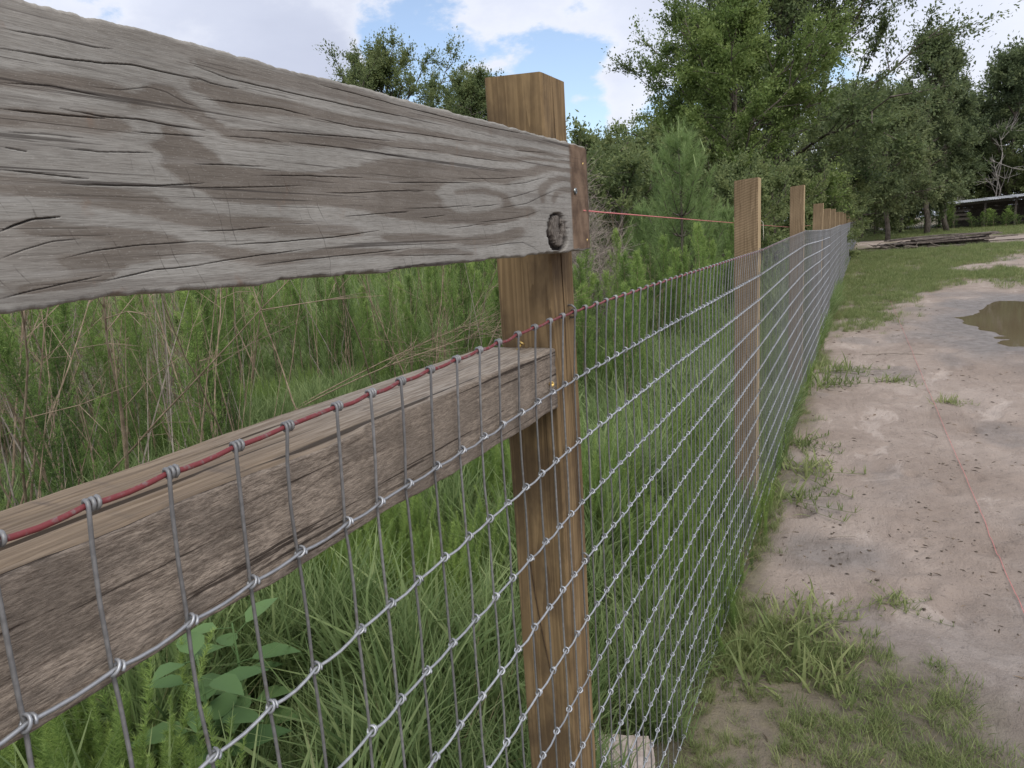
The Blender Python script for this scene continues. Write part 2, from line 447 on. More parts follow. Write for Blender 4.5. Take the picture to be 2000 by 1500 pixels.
sand = t.mix(t.math('MULTIPLY', t.rng(t.noise(38, (1, 1, 1), 5, 0.7), 0.60, 0.68), 0.65), sand, (0.09, 0.07, 0.058))
soil = t.mix(t.rng(mid_, 0.35, 0.65), (0.07, 0.062, 0.035), (0.13, 0.12, 0.06))
wetv = t.attr('wet')
sand = t.mix(wetv, sand, t.mix(t.rng(mid_, 0.3, 0.7), (0.135, 0.113, 0.098), (0.225, 0.20, 0.185)))
c = t.mix(t.math('MULTIPLY', t.attr('lawn'), 0.85), sand, soil)
gr_rough = t.rng(wetv, 0.0, 1.0, 0.92, 0.42)
hh = t.math('ADD', t.math('ADD', t.math('MULTIPLY', strk, 1.5), mid_), t.math('ADD', t.math('MULTIPLY', fine, 0.25), t.math('MULTIPLY', grain, 0.05)))
M['ground'] = t.bsdf(c, gr_rough, normal=t.bump(hh, 0.8, 0.04), spec=0.3)
ground = link('ground', mesh_np('ground', np.stack([GX, GY, GZ], -1).reshape(-1, 3), GQ, M['ground'], {'lawn': GL.ravel(), 'wet': wet.ravel()}, True))
tag(ground, 'pinkish grey sand and dirt with patchy turf', None, None, 'structure')

t = NT('muddy_water')
M['water'] = t.bsdf((0.15, 0.118, 0.072), 0.03, normal=t.bump(t.noise(14, (1, 1, 1), 2), 0.03, 0.01), spec=0.5)
th = np.linspace(0, 2 * np.pi, 72, endpoint=False)
PV = np.stack([PUD[0] + 3.0 * np.cos(th), PUD[1] + 3.9 * np.sin(th), np.full(72, -0.024)], -1)
PV = np.vstack([PV, [PUD[0], PUD[1], -0.024]])
k = np.arange(72)
puddle = link('puddle_water', mesh_np('puddle_water', PV, np.stack([k, (k + 1) % 72, np.full(72, 72)], -1), M['water']))
tag(puddle, 'muddy brown rain puddle lying in the sandy track', None, None, 'structure')

# ------------------------------------------------------------------ the fence
fence = tag(link('wire_fence', None), 'woven wire fence on square timber posts with grey plank and weathered rail', 'fence')

def easedpost(name, sx, sy, z0, z1, mats, seed, topdrop=0.0, bev=0.003):
    """square timber: eased edges, slightly wandering faces, sawn top"""
    hx, hy = sx / 2, sy / 2
    sec, face = [], []
    for (cx, cy) in ((hx, -hy), (hx, hy), (-hx, hy), (-hx, -hy)):
        s_, u_ = np.sign(cx), np.sign(cy)
        a, b = (cx, cy - u_ * bev), (cx - s_ * bev, cy)
        if (cx, cy) in ((hx, -hy), (-hx, hy)): a, b = b, a
        sec += [a, b]
    sec = np.array(sec)
    zs = np.concatenate([np.linspace(z0, z1, 26)])
    r = np.random.default_rng(seed)
    off = np.cumsum(r.normal(0, 0.0004, (len(zs), 2)), 0)
    off -= off[-1]
    V = []
    for q, z in enumerate(zs):
        for (x, y) in sec:
            zz = z + (topdrop * x / hx + r.normal(0, 0.0006) if q == len(zs) - 1 else 0)
            V.append((x + off[q, 0], y + off[q, 1], zz))
    n = len(zs); k = 8
    i, j = np.meshgrid(np.arange(n - 1), np.arange(k), indexing='ij')
    Q = np.stack([i * k + j, i * k + (j + 1) % k, (i + 1) * k + (j + 1) % k, (i + 1) * k + j], -1).reshape(-1, 4)
    fm = np.zeros(len(Q), int)
    fm[(np.arange(len(Q)) % k) == 1] = 1     # +X face
    oct_ = np.array([[(n - 1) * k + q for q in range(8)]])
    bot = np.array([[q for q in range(7, -1, -1)]])
    return mesh_np(name, np.array(V), [Q, oct_, bot], mats, None, False, np.concatenate([fm, [0, 0]]))

POSTS = [(0.968, 1.587), (3.16, 1.557), (5.72, 1.638), (8.2, 1.56), (10.1, 1.535), (12.3, 1.56), (14.45, 1.535), (16.9, 1.56), (19.3, 1.55), (21.7, 1.575), (24.1, 1.58), (26.6, 1.59), (29.2, 1.62), (31.7, 1.60),
         (34.1, 1.59), (36.6, 1.6), (39.0, 1.59), (41.5, 1.6), (44.0, 1.58), (46.4, 1.6)]
first = easedpost('post', 0.088, 0.085, -0.4, 0.0, [M['post'], M['post']], 1, -0.004)
PV1 = easedpost('post', 0.088, 0.085, 0.0, 1.99, [M['post'], M['post']], 1, -0.003)
link('post', PV1, fence, (-0.047, 0.968, 1.587 - 1.99))['label'] = 'brown square post carrying the grey plank and the rail'
variants = [easedpost('post', 0.096, 0.092, 0.0, 1.95, [M['rough_post'], M['post_edge']], 20 + v, 0.003, 0.002) for v in range(4)]
for q, (py, pz) in enumerate(POSTS[1:]):
    o = link('post', variants[q % 4], fence, (-0.051, py, pz - 1.95))
    o.rotation_euler = (RNG.normal(0, 0.004), RNG.normal(0, 0.004), RNG.normal(0, 0.01))

# checks (drying splits) of the first post
def groove(name, P, w, mat, parent):
    V, Q, T = tube(P, np.concatenate([[w * 0.2], np.full(len(P) - 2, w), [w * 0.2]]), 5)
    return link(name, mesh_np(name, V, [Q, T], mat), parent)
M['check'] = plain_mat('split_shadow_wood', (0.05, 0.032, 0.018), (0.09, 0.06, 0.035), 80, 0.95, 0.2)

# ---- weathered top plank with traced grain
BANDS = [
 (0.45,[(2100,1370),(2350,1400),(2630,1390),(3170,1380)]),
 (0.60,[(2070,1230),(2380,1280),(2680,1300),(3160,1310)]),
 (0.75,[(2050,1120),(2250,1140),(2530,1180),(2660,1170)]),
 (0.20,[(2030,1040),(2290,1080),(2510,1080),(2640,1070)]),
 (0.65,[(2020,960),(2270,980),(2500,1010),(2660,1030)]),
 (0.15,[(2000,880),(2200,900),(2420,900),(2610,900)]),
 (0.12,[(2680,1030),(2810,1130),(2920,1150),(3000,1110),(3080,1050),(3160,990)]),
 (0.80,[(2700,1120),(2850,1190),(2990,1190),(3100,1140),(3180,1100)]),
 (0.75,[(2690,900),(2740,930),(2860,970),(3020,960),(3150,940)]),
 (0.75,[(1980,760),(2230,780),(2510,780),(2700,840),(2780,900)]),
 (0.80,[(1970,690),(2210,670),(2490,680),(2770,760)]),
 (0.75,[(2250,620),(2540,620),(2740,630)]),
 (0.03,[(2890,920),(2930,890),(2990,820),(3120,780)]),
 (0.03,[(2840,810),(2900,720),(3100,660)]),
 (0.80,[(2750,670),(2850,590),(3070,530)]),
 (0.10,[(1940,550),(2080,550),(2240,570),(2410,530),(2590,500),(2780,450),(3050,410)]),
 (0.70,[(1930,490),(2070,480),(2150,460)]),
 (0.80,[(2220,460),(2330,430),(2570,410),(2760,380),(2950,340)]),
 (0.20,[(2100,370),(2260,360),(2430,370),(2620,340),(2820,310)]),
 (0.40,[(1890,300),(2090,300),(2300,300)]),
 (0.50,[(1870,190),(2070,190),(2150,200)]),
 (0.15,[(2180,210),(2400,190),(2600,210),(2810,240),(3030,270)]),
 (0.20,[(1990,80),(2150,90),(2330,120),(2470,160)]),
 (0.85,[(2470,140),(2590,160),(2800,180),(3010,190)]),
 (0.75,[(1840,30),(2040,40),(2260,60),(2410,90),(2640,100),(2990,90)]),
 (0.65,[(2140,10),(2500,40),(2980,20)]),
 (0.50,[(3160,1420),(3570,1420),(4230,1420),(5350,1410)]),
 (0.30,[(3140,1310),(3480,1320),(4040,1360),(5340,1340)]),
 (0.70,[(3140,1270),(3330,1250),(3610,1240),(4020,1230),(4390,1230),(5320,1240)]),
 (0.12,[(3120,1180),(3380,1160),(3760,1180),(4190,1160),(4700,1170),(5310,1190)]),
 (0.70,[(3220,1040),(3350,990),(3650,1010),(4170,1060),(4800,1100),(5300,1120)]),
 (0.10,[(3090,1040),(3220,1010),(3340,960),(3480,950),(3970,980),(4560,1000),(5290,1040)]),
 (0.85,[(3130,900),(3250,850),(3460,810),(3950,850),(4550,910),(5310,980)]),
 (0.80,[(3310,780),(3600,750),(4120,800),(4530,840)]),
 (0.03,[(3060,830),(3170,770),(3370,710),(3750,710),(4310,760),(4750,810),(5290,880)]),
 (0.05,[(3030,670),(3280,630),(3740,620),(4290,660),(5270,740)]),
 (0.08,[(3140,570),(3560,540),(4270,540),(4700,510),(5230,470)]),
 (0.80,[(3000,520),(3120,510),(3400,480),(3880,460),(4360,450),(4690,410),(5210,350)]),
 (0.20,[(2980,400),(3240,400),(3540,390),(3860,350),(4140,320),(4450,310)]),
 (0.80,[(2960,330),(3160,300),(3360,280),(3670,240),(4030,230),(4430,240),(5190,210)]),
 (0.20,[(2950,250),(3140,230),(3420,180),(3660,160),(4020,170),(4650,170),(5180,150)]),
 (0.70,[(2940,170),(3190,120),(3480,60),(4000,110),(4640,110),(5170,90)]),
 (0.50,[(2910,60),(3320,40),(3810,40)]),
 (0.55,[(5080,1410),(5940,1410),(7060,1400),(8570,1430),(9130,1410)]),
 (0.30,[(5070,1330),(5930,1340),(6740,1340),(7740,1360),(9120,1340)]),
 (0.75,[(5050,1230),(5680,1260),(6440,1260),(7040,1260),(7730,1280),(9110,1290)]),
 (0.12,[(5050,1180),(5670,1180),(6430,1180),(7030,1190),(8120,1220),(9110,1240)]),
 (0.75,[(5030,1100),(5660,1130),(6150,1130),(7020,1150),(8110,1170),(9100,1200)]),
 (0.10,[(5020,1050),(5650,1070),(6410,1070),(7340,1070),(8100,1140),(9100,1170)]),
 (0.85,[(5010,960),(5640,970),(6390,960),(7330,1000),(8100,1090),(8530,1130),(9090,1120)]),
 (0.08,[(5000,880),(5630,910),(6380,880),(7320,920),(7880,990),(8520,1070),(9080,1060)]),
 (0.10,[(4980,780),(5610,800),(6370,830),(7140,840)]),
 (0.75,[(5780,660),(6090,720),(6650,770),(7290,730),(7860,840),(8290,940),(8650,1010),(9070,990)]),
 (0.08,[(8120,660),(8180,790),(8410,900),(8730,950),(9070,930)]),
 (0.75,[(8280,610),(8350,750),(8580,840),(9060,880)]),
 (0.15,[(8510,670),(8620,770),(8860,820),(9050,810)]),
 (0.75,[(8640,620),(8740,690),(9040,700)]),
 (0.10,[(4960,690),(5370,710),(5670,730)]),
 (0.08,[(4950,580),(5350,570),(5650,600)]),
 (0.85,[(5940,610),(6340,640),(6940,620),(6620,530),(6060,540)]),
 (0.12,[(4930,470),(5440,450),(6040,440),(6600,400),(7250,430),(7820,510)]),
 (0.25,[(6080,670),(6640,710),(7110,660),(7200,560),(6990,480),(6320,470)]),
 (0.75,[(7350,640),(7640,650),(7890,720),(8000,660),(7980,560),(8140,480)]),
 (0.85,[(4910,370),(5420,330),(6020,310),(6740,310),(7240,370),(7810,430),(8170,410)]),
 (0.12,[(4890,270),(5520,240),(6280,220),(6890,240),(7410,310)]),
 (0.75,[(4880,200),(5510,190),(6270,140),(6860,90),(7570,130),(7990,280)]),
 (0.20,[(4870,150),(5510,150),(6260,90)]),
 (0.65,[(4860,80),(5490,70),(6550,50),(7560,40)]),
]
CRACKS = [
 (1.0,[(2080,1270),(2330,1280),(2510,1280),(2630,1290)]),
 (2.0,[(2060,1180),(2310,1190),(2570,1210),(2720,1230),(2990,1230),(3200,1230)]),
 (1.0,[(2030,1030),(2280,1050),(2540,1040)]),
 (0.7,[(2450,1080),(2640,1090),(2810,1130),(2920,1120),(3040,1080),(3170,1060)]),
 (1.8,[(2010,910),(2260,920),(2520,930)]),
 (1.6,[(2290,950),(2520,940),(2720,950),(2940,940),(3150,940)]),
 (0.8,[(1990,810),(2190,820),(2380,820)]),
 (1.2,[(2660,880),(2860,890),(3140,900)]),
 (1.0,[(1980,740),(2090,730)]),
 (1.2,[(2250,760),(2450,760),(2770,780)]),
 (1.3,[(1960,640),(2150,630),(2370,620)]),
 (1.6,[(2230,590),(2360,590),(2740,600),(3090,630)]),
 (3.2,[(1900,360),(1970,390),(2060,420),(2190,430)]),
 (1.0,[(1880,240),(2000,280),(2130,310),(2270,320)]),
 (1.2,[(2180,230),(2350,260),(2610,280),(3030,290)]),
 (1.2,[(1840,60),(2050,90),(2350,130)]),
 (1.6,[(2360,100),(2650,140),(3000,150)]),
 (1.2,[(3130,1240),(3250,1220),(3460,1220)]),
 (1.8,[(3140,1300),(3400,1270),(3690,1270),(4020,1270),(4610,1270),(5360,1280)]),
 (1.5,[(3170,1120),(3370,1130),(3750,1150),(4090,1140)]),
 (1.2,[(4140,1130),(4580,1120),(5340,1150)]),
 (1.4,[(3420,970),(3810,1000),(4360,1030),(5030,1060)]),
 (1.0,[(3270,920),(3630,940),(3790,930)]),
 (1.3,[(3860,940),(4340,950),(4780,950),(5310,940)]),
 (1.2,[(3040,740),(3300,750),(3600,760)]),
 (1.3,[(3560,700),(3930,720),(4630,740)]),
 (1.2,[(3010,600),(3430,620),(3920,650)]),
 (1.6,[(4170,610),(4500,620),(5260,670)]),
 (1.2,[(4360,440),(4690,460),(5230,490)]),
 (1.2,[(2970,350),(3230,350),(3580,370)]),
 (1.6,[(3190,260),(3680,270),(4230,290),(4770,330)]),
 (1.3,[(2930,150),(3200,170),(3500,190),(3870,210)]),
 (1.4,[(3400,120),(3830,140),(4420,150),(5180,170)]),
 (1.3,[(4220,1370),(4620,1370),(5370,1360)]),
 (0.7,[(4190,730),(4390,610),(4560,460)]),
 (0.7,[(4560,710),(4720,600),(4920,510)]),
 (0.6,[(3690,690),(3850,570)]),
 (0.6,[(3290,610),(3420,510)]),
 (0.9,[(3420,180),(3550,10)]),
 (0.9,[(3640,260),(3740,140),(3840,10)]),
 (0.9,[(3840,200),(3950,10)]),
 (0.7,[(3170,380),(3360,250)]),
 (0.7,[(3010,430),(3170,260)]),
 (0.8,[(3830,390),(4050,140)]),
 (0.8,[(4710,440),(4880,260)]),
 (1.6,[(5080,1360),(5700,1360),(6450,1360),(7390,1380),(7940,1400)]),
 (1.2,[(5040,1140),(5560,1160),(6430,1180)]),
 (1.0,[(5020,1010),(5770,1040)]),
 (1.1,[(6010,1030),(6550,1030),(7170,1040)]),
 (1.2,[(7430,1180),(8320,1230)]),
 (1.7,[(4970,720),(5600,750),(6370,780)]),
 (1.4,[(4960,650),(5480,670)]),
 (1.2,[(6100,810),(6980,850),(7680,910)]),
 (1.2,[(6970,780),(7670,840),(8280,940)]),
 (1.2,[(7010,630),(7460,690),(8050,780)]),
 (1.2,[(6960,540),(7640,600),(8260,730),(8670,810)]),
 (1.3,[(6450,390),(7080,420),(7620,460),(8060,530)]),
 (1.2,[(5130,510),(5800,530),(6330,560)]),
 (1.2,[(6330,540),(6940,580)]),
 (1.3,[(4930,470),(5210,480)]),
 (1.1,[(5390,430),(5840,460)]),
 (0.9,[(5820,330),(6190,350),(6590,380)]),
 (1.2,[(6620,140),(7210,160),(7500,160),(7800,90),(7990,10)]),
 (1.0,[(4870,120),(5500,100),(6340,70)]),
 (1.5,[(6440,800),(6440,710),(6440,660)]),
 (0.7,[(6360,900),(6900,770)]),
 (0.7,[(7010,400),(7210,160),(7300,20)]),
 (0.7,[(7210,370),(7490,120),(7590,0)]),
 (0.7,[(5190,240),(5350,30)]),
 (0.7,[(5530,160),(5700,20)]),
]

Bz0, Bz1, Bxf, Bxb, Bye = 1.344, 1.4875, 0.038, -0.001, 0.977
bp, bl = [], []
for lv, pl in BANDS:
    pl = np.array(pl, float) / 1e4
    for a, b in zip(pl[:-1], pl[1:]):
        m = max(2, int(np.hypot(*(b - a)) / 0.006))
        for q in np.linspace(0, 1, m, endpoint=False):
            bp.append(a + (b - a) * q); bl.append(lv)
    bp.append(pl[-1]); bl.append(lv)
bp, bl = np.array(bp), np.array(bl)
cy_, cz_ = np.linspace(0.10, 0.98, 330), np.linspace(-0.004, 0.148, 120)
CY, CZ = np.meshgrid(cy_, cz_, indexing='ij')
Lc = np.zeros(CY.shape)
for q in range(0, 330, 30):
    d2 = ((CY[q:q + 30, :, None] - bp[:, 0]) * 0.42) ** 2 + (CZ[q:q + 30, :, None] - bp[:, 1]) ** 2
    w_ = 1.0 / (d2 + 1.5e-6) ** 2
    Lc[q:q + 30] = (w_ * bl).sum(-1) / w_.sum(-1)
def bil(F, y, z):
    u = np.clip((y - cy_[0]) / (cy_[-1] - cy_[0]) * (len(cy_) - 1), 0, len(cy_) - 1.001)
    v = np.clip((z - cz_[0]) / (cz_[-1] - cz_[0]) * (len(cz_) - 1), 0, len(cz_) - 1.001)
    a, b = u.astype(int), v.astype(int); fu, fv = u - a, v - b
    return F[a, b] * (1 - fu) * (1 - fv) + F[a + 1, b] * fu * (1 - fv) + F[a, b + 1] * (1 - fu) * fv + F[a + 1, b + 1] * fu * fv
Ycol = np.concatenate([np.linspace(-0.9, 0.13, 70), 1 / np.linspace(1 / 0.135, 1 / Bye, 980)])
NF = 410
rr = 0.0025
sec = [(Bxf, z) for z in np.linspace(Bz0 + rr, Bz1 - rr, NF)]
sec += [(Bxf - rr + rr * math.cos(a), Bz1 - rr + rr * math.sin(a)) for a in np.linspace(0.3, math.pi / 2, 5)]
sec += [(x, Bz1) for x in np.linspace(Bxf - rr - 0.002, Bxb + rr, 8)]
sec += [(Bxb, Bz1 - rr), (Bxb, (Bz0 + Bz1) / 2), (Bxb, Bz0 + rr)]
sec += [(x, Bz0) for x in np.linspace(Bxb + rr, Bxf - rr - 0.002, 8)]
sec += [(Bxf - rr + rr * math.cos(a), Bz0 + rr + rr * math.sin(a)) for a in np.linspace(-math.pi / 2, -0.3, 5)]
sec = np.array(sec); K = len(sec)
YY = np.repeat(Ycol[:, None], K, 1); XX = np.repeat(sec[None, :, 0], len(Ycol), 0); ZZ = np.repeat(sec[None, :, 1], len(Ycol), 0)
ft = sstep(0.985, 1.0, (ZZ - Bz0) / (Bz1 - Bz0) + 0.02) ; fb = sstep(0.06, 0.0, (ZZ - Bz0) / (Bz1 - Bz0))
ZZ = ZZ + ft * 0.004 * (fbm(YY * 60, YY * 0, 3, 6, 0.65) - 0.6) + fb * 0.007 * (fbm(YY * 40, YY * 0, 8, 6, 0.65) - 0.45)
endr = np.clip((YY - (Bye - 0.008)) / 0.008, 0, 1)
ZZ = np.minimum(ZZ, Bz1 - (1 - np.sqrt(1 - endr ** 2 * 0.96)) * 0.007)
front = np.zeros_like(YY); front[:, :NF] = 1.0
zl = ZZ - Bz0
wy = YY + 0.010 * (fbm(YY * 30, zl * 90, 21) - 0.5)
wz = zl + 0.0040 * (fbm(YY * 22, zl * 70, 23) - 0.5) + 0.0034 * (fbm(YY * 26, zl * 800, 24) - 0.5)
tone = bil(Lc, wy, wz)
tone = np.where(YY < 0.16, 0.5 + 0.9 * (fbm(YY * 5, zl * 75, 29) - 0.5), tone)
rawt = tone
tone = sstep(0.14, 0.74, tone) + 0.11 * np.sin(rawt * 34 + 5 * fbm(YY * 4, zl * 20, 28)) * sstep(0.0, 0.3, 1 - np.abs(rawt - 0.45)) + 0.25 * (fbm(YY * 7, zl * 60, 26) - 0.5)
tone = np.clip(tone, 0, 1)
fresh = sstep(-0.0012, 0.0012, YY - (0.9125 - 0.002 * (0.09 - zl) / 0.09 * (zl < 0.09)) + 0.0012 * (fbm(zl * 300, zl * 0, 33) - 0.5))
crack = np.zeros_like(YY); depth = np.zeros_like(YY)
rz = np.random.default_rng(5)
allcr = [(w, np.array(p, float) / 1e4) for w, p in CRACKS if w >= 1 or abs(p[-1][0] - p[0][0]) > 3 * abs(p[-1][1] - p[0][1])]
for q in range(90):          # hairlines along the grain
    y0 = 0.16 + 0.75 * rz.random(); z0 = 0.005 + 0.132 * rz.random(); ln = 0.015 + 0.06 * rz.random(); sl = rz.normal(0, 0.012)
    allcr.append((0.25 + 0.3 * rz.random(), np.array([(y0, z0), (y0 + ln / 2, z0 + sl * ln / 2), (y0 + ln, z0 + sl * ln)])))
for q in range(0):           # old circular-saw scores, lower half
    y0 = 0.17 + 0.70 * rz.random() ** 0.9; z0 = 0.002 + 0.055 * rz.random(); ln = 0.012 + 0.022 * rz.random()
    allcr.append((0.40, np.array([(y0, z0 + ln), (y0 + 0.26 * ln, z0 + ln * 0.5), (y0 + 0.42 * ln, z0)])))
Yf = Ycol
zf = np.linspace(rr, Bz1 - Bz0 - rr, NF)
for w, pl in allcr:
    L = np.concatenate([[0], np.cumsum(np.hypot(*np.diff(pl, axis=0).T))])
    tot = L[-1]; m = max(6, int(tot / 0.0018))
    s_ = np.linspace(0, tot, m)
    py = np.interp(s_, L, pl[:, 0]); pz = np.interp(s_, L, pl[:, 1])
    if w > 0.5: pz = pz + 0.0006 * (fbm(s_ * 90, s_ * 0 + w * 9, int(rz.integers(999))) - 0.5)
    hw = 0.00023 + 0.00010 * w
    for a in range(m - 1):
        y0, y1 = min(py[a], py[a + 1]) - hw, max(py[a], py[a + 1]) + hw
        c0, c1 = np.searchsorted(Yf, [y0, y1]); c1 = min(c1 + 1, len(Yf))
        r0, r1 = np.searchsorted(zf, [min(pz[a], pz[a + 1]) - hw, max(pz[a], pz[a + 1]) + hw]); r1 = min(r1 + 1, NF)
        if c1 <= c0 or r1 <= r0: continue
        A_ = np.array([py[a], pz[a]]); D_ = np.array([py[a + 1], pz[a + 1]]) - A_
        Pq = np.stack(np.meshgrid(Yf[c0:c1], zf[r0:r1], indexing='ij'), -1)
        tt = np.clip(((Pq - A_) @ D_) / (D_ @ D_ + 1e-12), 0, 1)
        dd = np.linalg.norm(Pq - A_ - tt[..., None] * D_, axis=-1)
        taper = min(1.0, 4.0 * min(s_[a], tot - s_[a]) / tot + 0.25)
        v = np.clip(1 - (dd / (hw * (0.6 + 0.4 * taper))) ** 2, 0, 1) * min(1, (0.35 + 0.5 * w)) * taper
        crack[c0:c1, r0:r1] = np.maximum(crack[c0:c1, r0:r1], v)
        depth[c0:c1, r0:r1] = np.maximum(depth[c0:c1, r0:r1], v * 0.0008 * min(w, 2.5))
# rotten knot
kd = np.hypot((YY - 0.858) / 0.0345, (zl - 0.0255) / 0.0265)
kn = sstep(1.03, 0.90, kd + 0.16 * (fbm(YY * 160, zl * 160, 61) - 0.5)) * front
kd2 = np.hypot((YY - 0.862) / 0.030, (zl - 0.0275) / 0.0225)
ring = kn * np.maximum(sstep(0.86, 1.0, kd2 + 0.12 * (fbm(YY * 160, zl * 160, 63) - 0.5)), sstep(0.95, 1.02, np.hypot((YY - 0.873) / 0.034, (zl - 0.033) / 0.027)))
hole = kn * sstep(1.0, 0.75, np.hypot((YY - 0.872) / 0.0055, (zl - 0.034) / 0.014) + 0.5 * (fbm(YY * 300, zl * 300, 66) - 0.5))
kdep = kn * (0.0012 + 0.0016 * fbm(YY * 320, zl * 120, 65)) + ring * 0.006 + hole * 0.005
# gash through the left-hand knot
g2 = np.hypot((YY - 0.205) / 0.03, (zl - 0.045) / 0.006)
depth = depth * front + kdep
XX = XX - depth * front
XX = XX + front * (0.00014 * (fbm(YY * 14, wz * 420, 71) - 0.5) - 0.00012 * (1 - tone) * (1 - fresh))
nC = len(Ycol)
i, j = np.meshgrid(np.arange(nC - 1), np.arange(K), indexing='ij')
BQ = np.stack([i * K + j, (i + 1) * K + j, (i + 1) * K + (j + 1) % K, i * K + (j + 1) % K], -1).reshape(-1, 4)
capA = np.arange(K)[None, :]; capB = ((nC - 1) * K + np.arange(K)[::-1])[None, :]
t = NT('weathered_grey_plank')
ga = t.noise(520, (1, 0.03, 1), 5, 0.6)
gb = t.noise(1500, (1, 0.06, 1), 3, 0.6)
gc = t.noise(24, (1, 0.5, 1), 5, 0.6)
pores = t.noise(1600, (1, 0.3, 1), 2, 0.5)
tn = t.attr('tone')
tn = t.math('ADD', tn, t.math('MULTIPLY', t.math('SUBTRACT', ga, 0.5), 0.50), clamp=True)
dk = t.mix(t.rng(gc, 0.35, 0.7), (0.150, 0.130, 0.109), (0.20, 0.176, 0.15))
lt = t.mix(t.rng(gc, 0.35, 0.7), (0.272, 0.262, 0.238), (0.34, 0.328, 0.30))
c = t.mix(tn, dk, lt)
c = t.mix(t.rng(gb, 0.4, 0.72, 0.0, 0.45), c, (0.10, 0.085, 0.072))
c = t.mix(t.rng(pores, 0.60, 0.75, 0.0, 0.35), c, (0.42, 0.40, 0.37))
gm = t.noise(170, (1, 0.035, 1), 5, 0.62)
c = t.mix(t.rng(gm, 0.50, 0.72, 0.0, 0.42), c, (0.105, 0.088, 0.076))
c = t.mix(t.rng(gm, 0.46, 0.30, 0.0, 0.30), c, (0.36, 0.35, 0.33))
hl = t.rng(t.noise(330, (1, 0.009, 1), 2, 0.5), 0.355, 0.315)
c = t.mix(t.math('MULTIPLY', hl, 0.75), c, (0.05, 0.042, 0.037))
rust = t.rng(t.noise(30, (1, 0.9, 0.7), 5, 0.6), 0.64, 0.76)
c = t.mix(t.math('MULTIPLY', rust, 0.45), c, (0.20, 0.115, 0.07))
sx_ = t.n('ShaderNodeSeparateXYZ', {'Vector': t.obj()})
sl = t.math('ADD', t.math('MULTIPLY', sx_.outputs['Y'], 92.0), t.math('MULTIPLY', sx_.outputs['Z'], 40.0))
sl = t.math('ADD', sl, t.math('MULTIPLY', t.noise(16, (1, 1, 1), 3), 3.4))
sl = t.rng(t.math('ABSOLUTE', t.math('SUBTRACT', t.math('FRACT', sl), 0.5)), 0.05, 0.0)
sl = t.math('MULTIPLY', sl, t.rng(t.noise(26, (1, 1, 1), 5, 0.7), 0.49, 0.64))
sl = t.math('MULTIPLY', sl, t.rng(sx_.outputs['Z'], 1.436, 1.39))
c = t.mix(t.math('MULTIPLY', sl, 0.7), c, (0.05, 0.042, 0.036))
fr = t.attr('fresh')
fc = t.mix(t.rng(t.noise(150, (1, 0.3, 0.25), 5, 0.6), 0.3, 0.7), (0.095, 0.062, 0.042), (0.215, 0.148, 0.10))
c = t.mix(fr, c, fc)
kc = t.mix(t.rng(t.noise(300, (1, 1.6, 0.5), 6, 0.75), 0.42, 0.66), (0.075, 0.062, 0.052), (0.25, 0.225, 0.195))
c = t.mix(t.attr('knot'), c, kc)
c = t.mix(t.attr('pit'), c, (0.018, 0.014, 0.012))
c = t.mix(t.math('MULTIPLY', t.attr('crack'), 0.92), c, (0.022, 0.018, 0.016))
bm_ = t.bump(t.math('ADD', t.math('MULTIPLY', ga, 0.6), t.math('ADD', t.math('MULTIPLY', gb, 0.4), gm)), 0.4, 0.0008)
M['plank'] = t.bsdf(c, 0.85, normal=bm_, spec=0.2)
pit = np.maximum(ring, hole)
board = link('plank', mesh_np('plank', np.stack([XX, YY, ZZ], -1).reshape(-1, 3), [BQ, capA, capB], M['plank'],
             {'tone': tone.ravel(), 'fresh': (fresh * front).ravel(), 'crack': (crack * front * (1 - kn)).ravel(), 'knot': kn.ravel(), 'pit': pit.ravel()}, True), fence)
board['label'] = 'silver grey weathered plank with swirling grain, cracks and a rotten knot'

